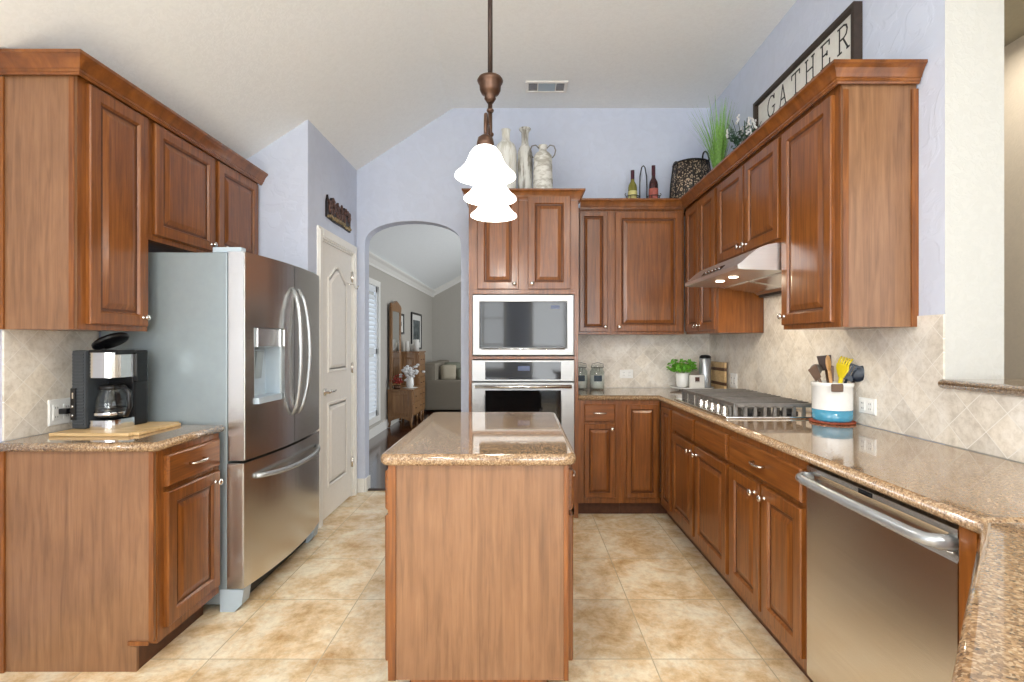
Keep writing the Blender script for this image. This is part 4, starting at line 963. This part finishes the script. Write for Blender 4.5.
# ---------------------------------------------------------------- decor over the oven cabinet
ZT = 2.402
def vase(x, y, prof, mat, label):
    r = MB(); r.lathe(prof, (0, 0, 0), 32); return solo('vase', label, 'vase', r, mat, (x, y, ZT))
vase(-.114, 3.87, [(.001, 0), (.070, 0), (.078, .02), (.086, .30), (.084, .40), (.070, .445), (.036, .475), (.030, .50), (.033, .555), (.038, .565), (.026, .565), (.022, .50), (.001, .49)], 'vase1', 'tall plain cream vase partly behind the pendant shades')
vase(.035, 3.87, [(.001, 0), (.048, 0), (.055, .02), (.060, .30), (.058, .38), (.046, .42), (.030, .445), (.026, .48), (.028, .545), (.046, .568), (.046, .574), (.024, .56), (.020, .48), (.001, .47)], 'vase2', 'slim grey-streaked vase with a flared lip, middle of the three vases')
J = thing('jug', 'whitewashed ribbed jug with two looped metal handles, right of the slim vase', 'jug', (.172, 3.815, ZT))
m = MB(); pr = [(.001, 0), (.074, 0), (.078, .01)]
for i in range(14): z = .02+i*.022; pr += [(.080-.0006*i, z), (.077-.0006*i, z+.011)]
pr += [(.070, .335), (.052, .36), (.032, .375), (.028, .39), (.034, .415), (.036, .42), (.024, .42), (.02, .39), (.001, .385)]
m.lathe(pr, seg=32); part('body', m, 'vase3', J, True)
for s_ in (-1, 1):
    m = MB(); m.tube([(s_*.030, 0, .40), (s_*.055, 0, .425), (s_*.085, 0, .418), (s_*.098, 0, .385), (s_*.090, 0, .35), (s_*.074, 0, .328)], .005, 8); part('handle', m, 'iron', J, True)

# ---------------------------------------------------------------- wine rack, bottles, basket
WR = thing('wine_rack', 'black wire wine rack with tall looped handle on the back cabinets', 'wine rack', (1.03, 4.16, ZT))
m = MB(); m.tube([(-.028, 0, .02), (-.030, 0, .20), (-.028, 0, .30), (-.014, 0, .375), (0, 0, .39), (.014, 0, .375), (.028, 0, .30), (.030, 0, .20), (.028, 0, .02)], .005, 8); part('handle', m, 'blackf', WR, True)
m = MB()
for cx_, z in ((-.09, .01), (.085, .01), (-.09, .13), (.085, .13), (-.09, .07), (.085, .07)):
    m.tube([(cx_+.052*math.cos(a), .052*math.sin(a), z) for a in [2*PI*i/20 for i in range(20)]], .0035, 6, True)
for cx_ in (-.09, .085):
    for k in range(6): a = 2*PI*k/6; m.tube([(cx_+.052*math.cos(a), .052*math.sin(a), .01), (cx_+.052*math.cos(a), .052*math.sin(a), .13)], .003, 6)
m.tube([(-.142, 0, .13), (-.155, 0, .15), (-.145, 0, .16)], .003, 6); m.tube([(.137, 0, .13), (.150, 0, .15), (.140, 0, .16)], .003, 6)
part('holder_rings', m, 'blackf', WR, True)
def bottle(x, y, h, mats, label):
    r = thing('wine_bottle', label, 'bottle', (x, y, ZT+.004), 0, 'wine bottles in the wire rack'); k = h/.32
    m = MB(); m.lathe([(.001, 0), (.036, 0), (.038, .005), (.038, .185*k), (.034, .205*k), (.018, .232*k), (.0145, .25*k), (.0145, .318*k), (.001, .32*k)], seg=24); part('glass', m, mats[0], r, True)
    m = MB(); m.lathe([(.0385, .06*k), (.0388, .062*k), (.0388, .155*k), (.0385, .157*k)], seg=24, cap=False); part('label_band', m, mats[1], r, True)
    m = MB(); m.lathe([(.0152, .25*k), (.0155, .255*k), (.0155, .315*k), (.0165, .32*k), (.001, .323*k)], seg=16); part('foil', m, 'foil', r, True)
bottle(.94, 4.16, .345, ('wine_g', 'labely'), 'green-gold wine bottle on the left of the wire rack')
bottle(1.115, 4.16, .385, ('wine_r', 'labelp'), 'dark red wine bottle with pink label on the right of the wire rack')
BK = thing('basket', 'black-framed woven basket with loop handles in the corner on the cabinets', 'basket', (1.425, 4.15, ZT))
m = MB(); m.lathe([(.001, 0), (.150, 0), (.162, .01), (.168, .10), (.160, .25), (.142, .39), (.136, .39), (.154, .25), (.160, .10), (.15, .015), (.001, .012)], seg=36); part('weave', m, 'wicker', BK, True)
m = MB()
for k in range(14):
    a = 2*PI*k/14; m.tube([(r_*math.cos(a), r_*math.sin(a), z) for r_, z in ((.166, .01), (.172, .10), (.164, .25), (.146, .39))], .004, 6)
for z, r_ in ((.012, .165), (.392, .144)): m.tube([(r_*math.cos(a), r_*math.sin(a), z) for a in [2*PI*i/30 for i in range(30)]], .007, 6, True)
part('frame', m, 'blackf', BK, True)
for s_, a0 in ((1, -.95), (-1, PI-.95)):
    m = MB(); ca, sa = math.cos(a0), math.sin(a0); pts = []
    for k in range(11):
        t = PI*k/10; w = .045*math.cos(t); pts.append((.142*ca-sa*w, .142*sa+ca*w, .395+.065*math.sin(t)))
    m.tube(pts, .007, 8); part('handle', m, 'blackf', BK, True)
# ornamental grass
GR = thing('ornamental_grass', 'tall spray of green grass blades on top of the right cabinets', 'plant', (1.49, 3.72, ZT))
m = MB(); m.lathe([(.001, 0), (.05, 0), (.06, .09), (.055, .092), (.001, .088)], seg=20); part('pot', m, 'brownp', GR, True)
m = MB(); rnd = random.Random(11)
for i in range(170):
    th = rnd.uniform(0, 2*PI); L = rnd.uniform(.40, .68); out = rnd.uniform(.03, .25)*(1.0 if math.cos(th) < 0 else .5); w = rnd.uniform(.002, .0045); r0 = rnd.uniform(0, .03)
    d = V((math.cos(th), math.sin(th), 0)); s_ = V((-d.y, d.x, 0)); P = []
    for k in range(6):
        t = k/5; P.append(d*(r0+out*t**1.7)+V((0, 0, .085+L*t*(1-.12*t*out/.2))))
    prev = None
    for k, p in enumerate(P):
        ww = w*(1-(k/5)**2*.9); a_, b_ = m.v(p-s_*ww), m.v(p+s_*ww)
        if prev: m.f([prev[0], prev[1], b_, a_])
        prev = (a_, b_)
part('blades', m, 'grass', GR, True, noweld=True)
FL = thing('flowering_plant', 'dark-leaved plant with small white blooms beside the sign on the cabinets', 'plant', (1.49, 3.30, ZT))
m = MB(); m.lathe([(.001, 0), (.05, 0), (.058, .09), (.001, .088)], seg=20); part('pot', m, 'brownp', FL, True)
mf, ml = MB(), MB(); rnd = random.Random(5)
for i in range(30):
    th = rnd.uniform(0, 2*PI); L = rnd.uniform(.18, .32); out = rnd.uniform(.02, .13); d = V((math.cos(th), math.sin(th), 0))
    top = d*out+V((0, 0, .08+L)); ml.tube([(0, 0, .085), tuple(d*out*.5+V((0, 0, .08+L*.6))), tuple(top)], .002, 4)
    for k in range(9):
        c = d*out*(k/9)+V((rnd.uniform(-.03, .03), rnd.uniform(-.03, .03), .1+L*(k/10))); a = V((rnd.uniform(-1, 1), rnd.uniform(-1, 1), rnd.uniform(0, 1))).normalized(); b_ = a.orthogonal().normalized(); s_ = .024
        ml.f([ml.v(c-a*s_), ml.v(c+b_*s_*.4), ml.v(c+a*s_), ml.v(c-b_*s_*.4)])
    if i % 3 == 0:
        for k in range(5): mf.ell(tuple(top+V((rnd.uniform(-.008, .008), rnd.uniform(-.008, .008), .012*k-.03))), .009*(1-k*.08), .009*(1-k*.08), .009, 6, 4)
part('leaves', ml, 'leafd', FL, True, noweld=True); part('blooms', mf, 'petal', FL, True)['kind'] = 'stuff'

# ---------------------------------------------------------------- GATHER sign
SG = thing('wall_sign', 'long framed white sign reading GATHER on the right wall above the cabinets', 'sign', (1.64, 2.91, 2.665))
sy0, sy1, sz0, sz1 = 2.400, 3.44, 2.665, 2.962
m = MB(); m.box(1.640, 1.652, sy0+.02, sy1-.02, sz0+.02, sz1-.02); part('board', m, 'signw', SG)
m = MB(); f_ = .022
m.box(1.612, 1.655, sy0, sy0+f_, sz0, sz1); m.box(1.612, 1.655, sy1-f_, sy1, sz0, sz1); m.box(1.612, 1.655, sy0+f_, sy1-f_, sz0, sz0+f_); m.box(1.612, 1.655, sy0+f_, sy1-f_, sz1-f_, sz1); part('frame', m, 'signb', SG)
LET = {
 'G': [[(.95, .78), (.95, .98)], [(.92, .80), (.78, .95), (.5, 1.0), (.22, .90), (.05, .68), (.02, .45), (.10, .20), (.30, .03), (.55, 0), (.80, .06), (.93, .16)], [(.93, .16), (.93, .42)], [(.68, .42), (1.05, .42)]],
 'A': [[(.5, 1.0), (.10, 0)], [(.5, 1.0), (.90, 0)], [(.24, .34), (.76, .34)], [(-.04, 0), (.26, 0)], [(.74, 0), (1.04, 0)]],
 'T': [[(.5, 1), (.5, 0)], [(.02, .98), (.98, .98)], [(.02, .98), (.02, .80)], [(.98, .98), (.98, .80)], [(.32, 0), (.68, 0)]],
 'H': [[(.14, 1), (.14, 0)], [(.86, 1), (.86, 0)], [(.14, .52), (.86, .52)], [(0, 1), (.30, 1)], [(.70, 1), (1, 1)], [(0, 0), (.30, 0)], [(.70, 0), (1, 0)]],
 'E': [[(.2, 1), (.2, 0)], [(.04, .99), (.88, .99)], [(.04, .01), (.92, .01)], [(.2, .52), (.66, .52)], [(.88, .99), (.88, .80)], [(.92, .01), (.92, .22)], [(.66, .60), (.66, .44)]],
 'R': [[(.2, 1), (.2, 0)], [(.04, .99), (.58, .99), (.80, .92), (.88, .76), (.80, .58), (.58, .50), (.2, .50)], [(.52, .50), (.94, 0)], [(.04, 0), (.38, 0)], [(.84, 0), (1.06, 0)]],
}
for i, ch in enumerate('GATHER'):
    m = MB(); yc = 3.245-i*.1445; wl, hl = .088, .130; zb_ = 2.790; st = .0046
    for poly in LET[ch]:
        for (a0, b0), (a1, b1) in zip(poly, poly[1:]):
            p = V((-a0*wl, b0*hl)); q = V((-a1*wl, b1*hl)); d = (q-p).normalized(); n_ = V((-d.y, d.x))*st; e = d*st*.6
            m.prism([(yc+wl/2+v.x, zb_+v.y) for v in (p-e-n_, q+e-n_, q+e+n_, p-e+n_)], 'x', 1.6385, 1.6398)
    part('letter', m, 'ink', SG, noweld=True)

# ---------------------------------------------------------------- relief plaque above the pantry door
PQ = thing('wall_plaque', 'small dark carved relief plaque above the pantry door', 'plaque', (-1.43, 3.9, 2.22))
rnd = random.Random(21)
m = MB(); top = []
N_ = 26
for i in range(N_+1):
    y = 3.64+i*(.50/N_); top.append((y, 2.36+.035*math.sin(i*1.7)+.018*rnd.uniform(-1, 1)))
m.prism([(3.64, 2.235), (3.80, 2.225), (4.00, 2.23), (4.14, 2.225)]+top[::-1], 'x', -1.4335, -1.418); part('back_plate', m, 'plaque_d', PQ)
m = MB()
for i in range(46): m.ell((-1.416, rnd.uniform(3.66, 4.12), rnd.uniform(2.28, 2.39)), .010, rnd.uniform(.010, .024), rnd.uniform(.014, .036), 8, 6)
part('figures', m, 'plaque', PQ)
m = MB()
for i in range(22): m.ell((-1.414, 3.655+i*.0225, 2.245+rnd.uniform(-.008, .012)), .010, .014, rnd.uniform(.010, .018), 8, 6)
part('lower_border', m, 'plaque_g', PQ)

# ---------------------------------------------------------------- living room furniture
# low dresser with mirror
def tf(m, dx, dy, dz=0):
    for v in m.bm.verts: v.co += V((dx, dy, dz))
    return m
DR = thing('dresser', 'low antique oak dresser with cabriole feet beyond the arch', 'dresser', (-1.84, 7.98, 0))
x0, x1, y0, y1 = -2.03, -1.655, 7.58, 8.34
m = MB(); m.box(x0, x1, y0, y1, .17, .565, .006); m.box(x0-.0, x1+.02, y0-.015, y1+.015, .566, .59, .006); part('body', m, 'oak', DR)
m = MB()
m.prism([(x0+.0, .17), (x0+.03, .10), (x0+.10, .13), ((x0+x1)/2, .155), (x1-.10, .13), (x1-.03, .10), (x1, .17)], 'y', y0-.004, y0+.014); part('apron', m, 'oak', DR)
for lx, ly in ((x0+.03, y0+.03), (x1-.03, y0+.03), (x0+.03, y1-.03), (x1-.03, y1-.03)):
    m = MB(); s_ = 1 if lx > -1.8 else -1; m.tube([(lx, ly, .20), (lx+.012*s_, ly-.005, .13), (lx+.004*s_, ly, .06), (lx+.016*s_, ly-.01, .008)], [.030, .026, .015, .018], 10); part('leg', m, 'oak', DR)
for z0, z1 in ((.20, .37), (.385, .55)):
    m = MB(); m.plate((x1, y0+.04, z0), YP, XP, y1-y0-.08, z1-z0, [(0, 0), (0, .010), (.01, .016), (.02, .012), (.02, .010)]); d = part('drawer', m, 'oak', DR)
    m = MB()
    for yy in (y0+.2, y1-.2): m.ell((x1+.022, yy, (z0+z1)/2), .012, .03, .008, 8, 6)
    part('pull', m, 'bronze', d)
m = MB(); m.plate((x0+.05, y0, .21), XP, (0, -1, 0), x1-x0-.1, .32, [(0, 0), (.0, .004), (.02, .008), (.03, .003), (.04, .003)]); part('side_panel', m, 'oak', DR)
MR = thing('dresser_mirror', 'tall oak-framed mirror standing on the back of the low dresser', 'mirror', (-2.0, 7.95, .5905))
m = MB(); my0, my1, mx = 7.62, 8.22, -1.995
m.box(mx-.02, mx+.02, my0, my0+.05, .5905, 1.86, .006); m.box(mx-.02, mx+.02, my1-.05, my1, .5905, 1.86, .006); m.box(mx-.02, mx+.02, my0+.05, my1-.05, .62, .68); m.box(mx-.02, mx+.02, my0+.05, my1-.05, 1.80, 1.86)
m.prism([(my0-.01, 1.86), (my1+.01, 1.86), (my1-.05, 1.90), ((my0+my1)/2, 1.97), (my0+.05, 1.90)], 'x', mx-.02, mx+.025)
for yy in (my0+.025, my1-.025): m.ell((mx, yy, 1.89), .022, .022, .035, 10, 6)
part('frame', m, 'oak', MR)
m = MB(); m.box(mx-.004, mx+.006, my0+.05, my1-.05, .68, 1.80); part('glass', m, 'mirror', MR)
# vase of white flowers, berry arrangement
WF = thing('flower_vase', 'white vase of white flowers on the low dresser', 'flowers', (-1.76, 7.90, .5925))
m = MB(); m.lathe([(.001, 0), (.05, 0), (.062, .05), (.058, .12), (.045, .16), (.05, .175), (.001, .17)], seg=20); part('vase', m, 'white', WF, True)
m = MB(); rnd = random.Random(9)
for i in range(60): m.ell((rnd.gauss(0, .065), rnd.gauss(0, .06), .25+rnd.gauss(0, .055)), .028, .028, .020, 7, 5)
for i in range(8): m.tube([(0, 0, .16), (rnd.uniform(-.1, .1), rnd.uniform(-.1, .1), rnd.uniform(.25, .4))], .003, 4)
part('blooms', m, 'petal', WF, True, noweld=True)['kind'] = 'stuff'
RB = thing('berry_arrangement', 'small red berry and leaf arrangement on the low dresser below the mirror', 'flowers', (-1.90, 7.64, .591))
m = MB(); m.lathe([(.001, 0), (.05, 0), (.055, .06), (.001, .055)], seg=16); part('bowl', m, 'bronze', RB, True)
m = MB()
for i in range(45): m.ell((rnd.gauss(0, .035), rnd.gauss(0, .05), .09+abs(rnd.gauss(0, .05))), .015, .015, .013, 6, 4)
part('berries', m, 'redf', RB, True, noweld=True)['kind'] = 'stuff'
m = MB(); m.lathe([(.001, .5905), (.12, .5905), (.125, .5915), (.001, .5918)], (-1.76, 7.90, 0), 24)
solo('doily', 'white round doily lying on the low dresser', 'doily', m, 'paper')
# tall chest
CH = thing('chest_of_drawers', 'tall oak chest of drawers behind the low dresser', 'chest', (-1.83, 8.8, 0))
x0, x1, y0, y1 = -2.03, -1.74, 8.42, 9.0
m = MB(); m.box(x0, x1, y0, y1, .10, 1.13, .006); m.box(x0, x1+.02, y0-.015, y1+.015, 1.131, 1.155, .006); part('body', m, 'oak', CH)
m = MB(); m.plate((x0+.05, y0, .18), XP, (0, -1, 0), x1-x0-.1, .88, [(0, 0), (.0, .004), (.02, .008), (.03, .003), (.04, .003)]); part('side_panel', m, 'oak', CH)
for lx, ly in ((x0+.03, y0+.03), (x1-.03, y0+.03), (x0+.03, y1-.03), (x1-.03, y1-.03)):
    m = MB(); m.tube([(lx, ly, .12), (lx, ly, 0)], [.028, .018], 10); part('leg', m, 'oak', CH)
for k in range(5):
    z0 = .13+k*.198; m = MB(); m.plate((x1, y0+.03, z0), YP, XP, y1-y0-.06, .18, [(0, 0), (0, .010), (.01, .016), (.02, .012)]); d = part('drawer', m, 'oak', CH)
    m = MB()
    for yy in (y0+.18, y1-.18): m.ell((x1+.022, yy, z0+.09), .012, .03, .008, 8, 6)
    part('pull', m, 'bronze', d)
for i, (x, y, r_, h_, lb) in enumerate([(-1.95, 8.52, .035, .17, 'slim white candle on the tall chest, nearest the mirror'), (-1.88, 8.62, .045, .12, 'short thick white candle on the tall chest'), (-1.80, 8.56, .05, .20, 'thick tall white candle at the room side of the tall chest')]):
    m = MB(); m.lathe([(.001, 0), (r_, 0), (r_, h_), (r_*.9, h_+.004), (.004, h_), (.003, h_+.015), (.001, h_+.016)], seg=18); solo('candle', lb, 'candle', m, 'paper', (x, y, 1.1565), 0, 'candles on the tall chest')
# framed pictures on the living-room wall
def frame_l(y0, y1, z0, z1, label):
    r = thing('picture_frame', label, 'picture', (LX, (y0+y1)/2, z0))
    m = MB(); m.plate((LX+.001, y0, z0), YP, XP, y1-y0, z1-z0, [(0, 0), (0, .03), (.03, .03), (.035, .015)]); part('frame', m, 'blackf', r)
    m = MB(); m.plate((LX+.0165, y0+.035, z0+.035), YP, XP, y1-y0-.07, z1-z0-.07, [(0, 0), (0, .001)]); part('mat', m, 'paper', r)
    m = MB(); m.plate((LX+.018, y0+.14, z0+.14), YP, XP, y1-y0-.28, z1-z0-.28, [(0, 0), (0, .001)]); part('print', m, 'print', r)
frame_l(9.25, 10.15, 1.17, 1.88, 'large black-framed print on the grey wall beyond the arch')
frame_l(8.30, 8.62, 1.45, 1.80, 'small black-framed picture by the dresser mirror')
# sofa (its side toward the kitchen)
SF = thing('sofa', 'taupe upholstered sofa in the living room seen from its arm end', 'sofa', (-1.45, 10.2, 0))
m = MB(); m.box(-1.86, -1.02, 9.32, 11.2, .04, .42, .03); part('base', m, 'fab', SF)
m = MB(); m.box(-1.86, -1.60, 9.34, 11.2, .40, .92, .06); part('backrest', m, 'fab', SF)
for y in (9.28, 11.0):
    m = MB(); m.box(-1.80, -1.00, y, y+.20, .04, .60, .05); part('arm', m, 'fab', SF)
m = MB(); m.box(-1.60, -1.00, 9.49, 10.24, .42, .54, .04); m.box(-1.60, -1.00, 10.25, 10.99, .42, .54, .04); part('seat_cushion', m, 'fab', SF)
for lx, ly in ((-1.8, 9.34), (-1.06, 9.34), (-1.8, 11.14), (-1.06, 11.14)):
    m = MB(); m.lathe([(.02, 0), (.03, .04)], (lx, ly, 0), 10); part('leg', m, 'blackf', SF)
def pillow(c, sx, sz, rz, ry, mat, label):
    m = MB(); m.smooth = True; n = 10; R_ = []
    G_ = {}
    for sd in (1, -1):
        for i in range(n+1):
            for j_ in range(n+1):
                u, v_ = -1+2*i/n, -1+2*j_/n; th = .085*((1-u**4)*(1-v_**4))**.5
                G_[sd, i, j_] = m.v((sx*u*(1-.06*v_*v_), sd*th, sz*v_*(1-.06*u*u)+sz))
        for i in range(n):
            for j_ in range(n): m.f([G_[sd, i, j_], G_[sd, i+1, j_], G_[sd, i+1, j_+1], G_[sd, i, j_+1]])
    o = solo('cushion', label, 'cushion', m, mat, c); o.rotation_euler = (ry, 0, rz)
pillow((-1.40, 9.70, .56), .16, .16, .3, -.2, 'fab3', 'cream cushion leaning against the near sofa arm')
pillow((-1.36, 10.0, .56), .17, .18, .3, -.2, 'fab2', 'sage cushion behind the cream one on the sofa')
pillow((-1.14, 9.75, .56), .12, .13, .2, -.25, 'fab2', 'sage cushion furthest toward the front of the sofa')
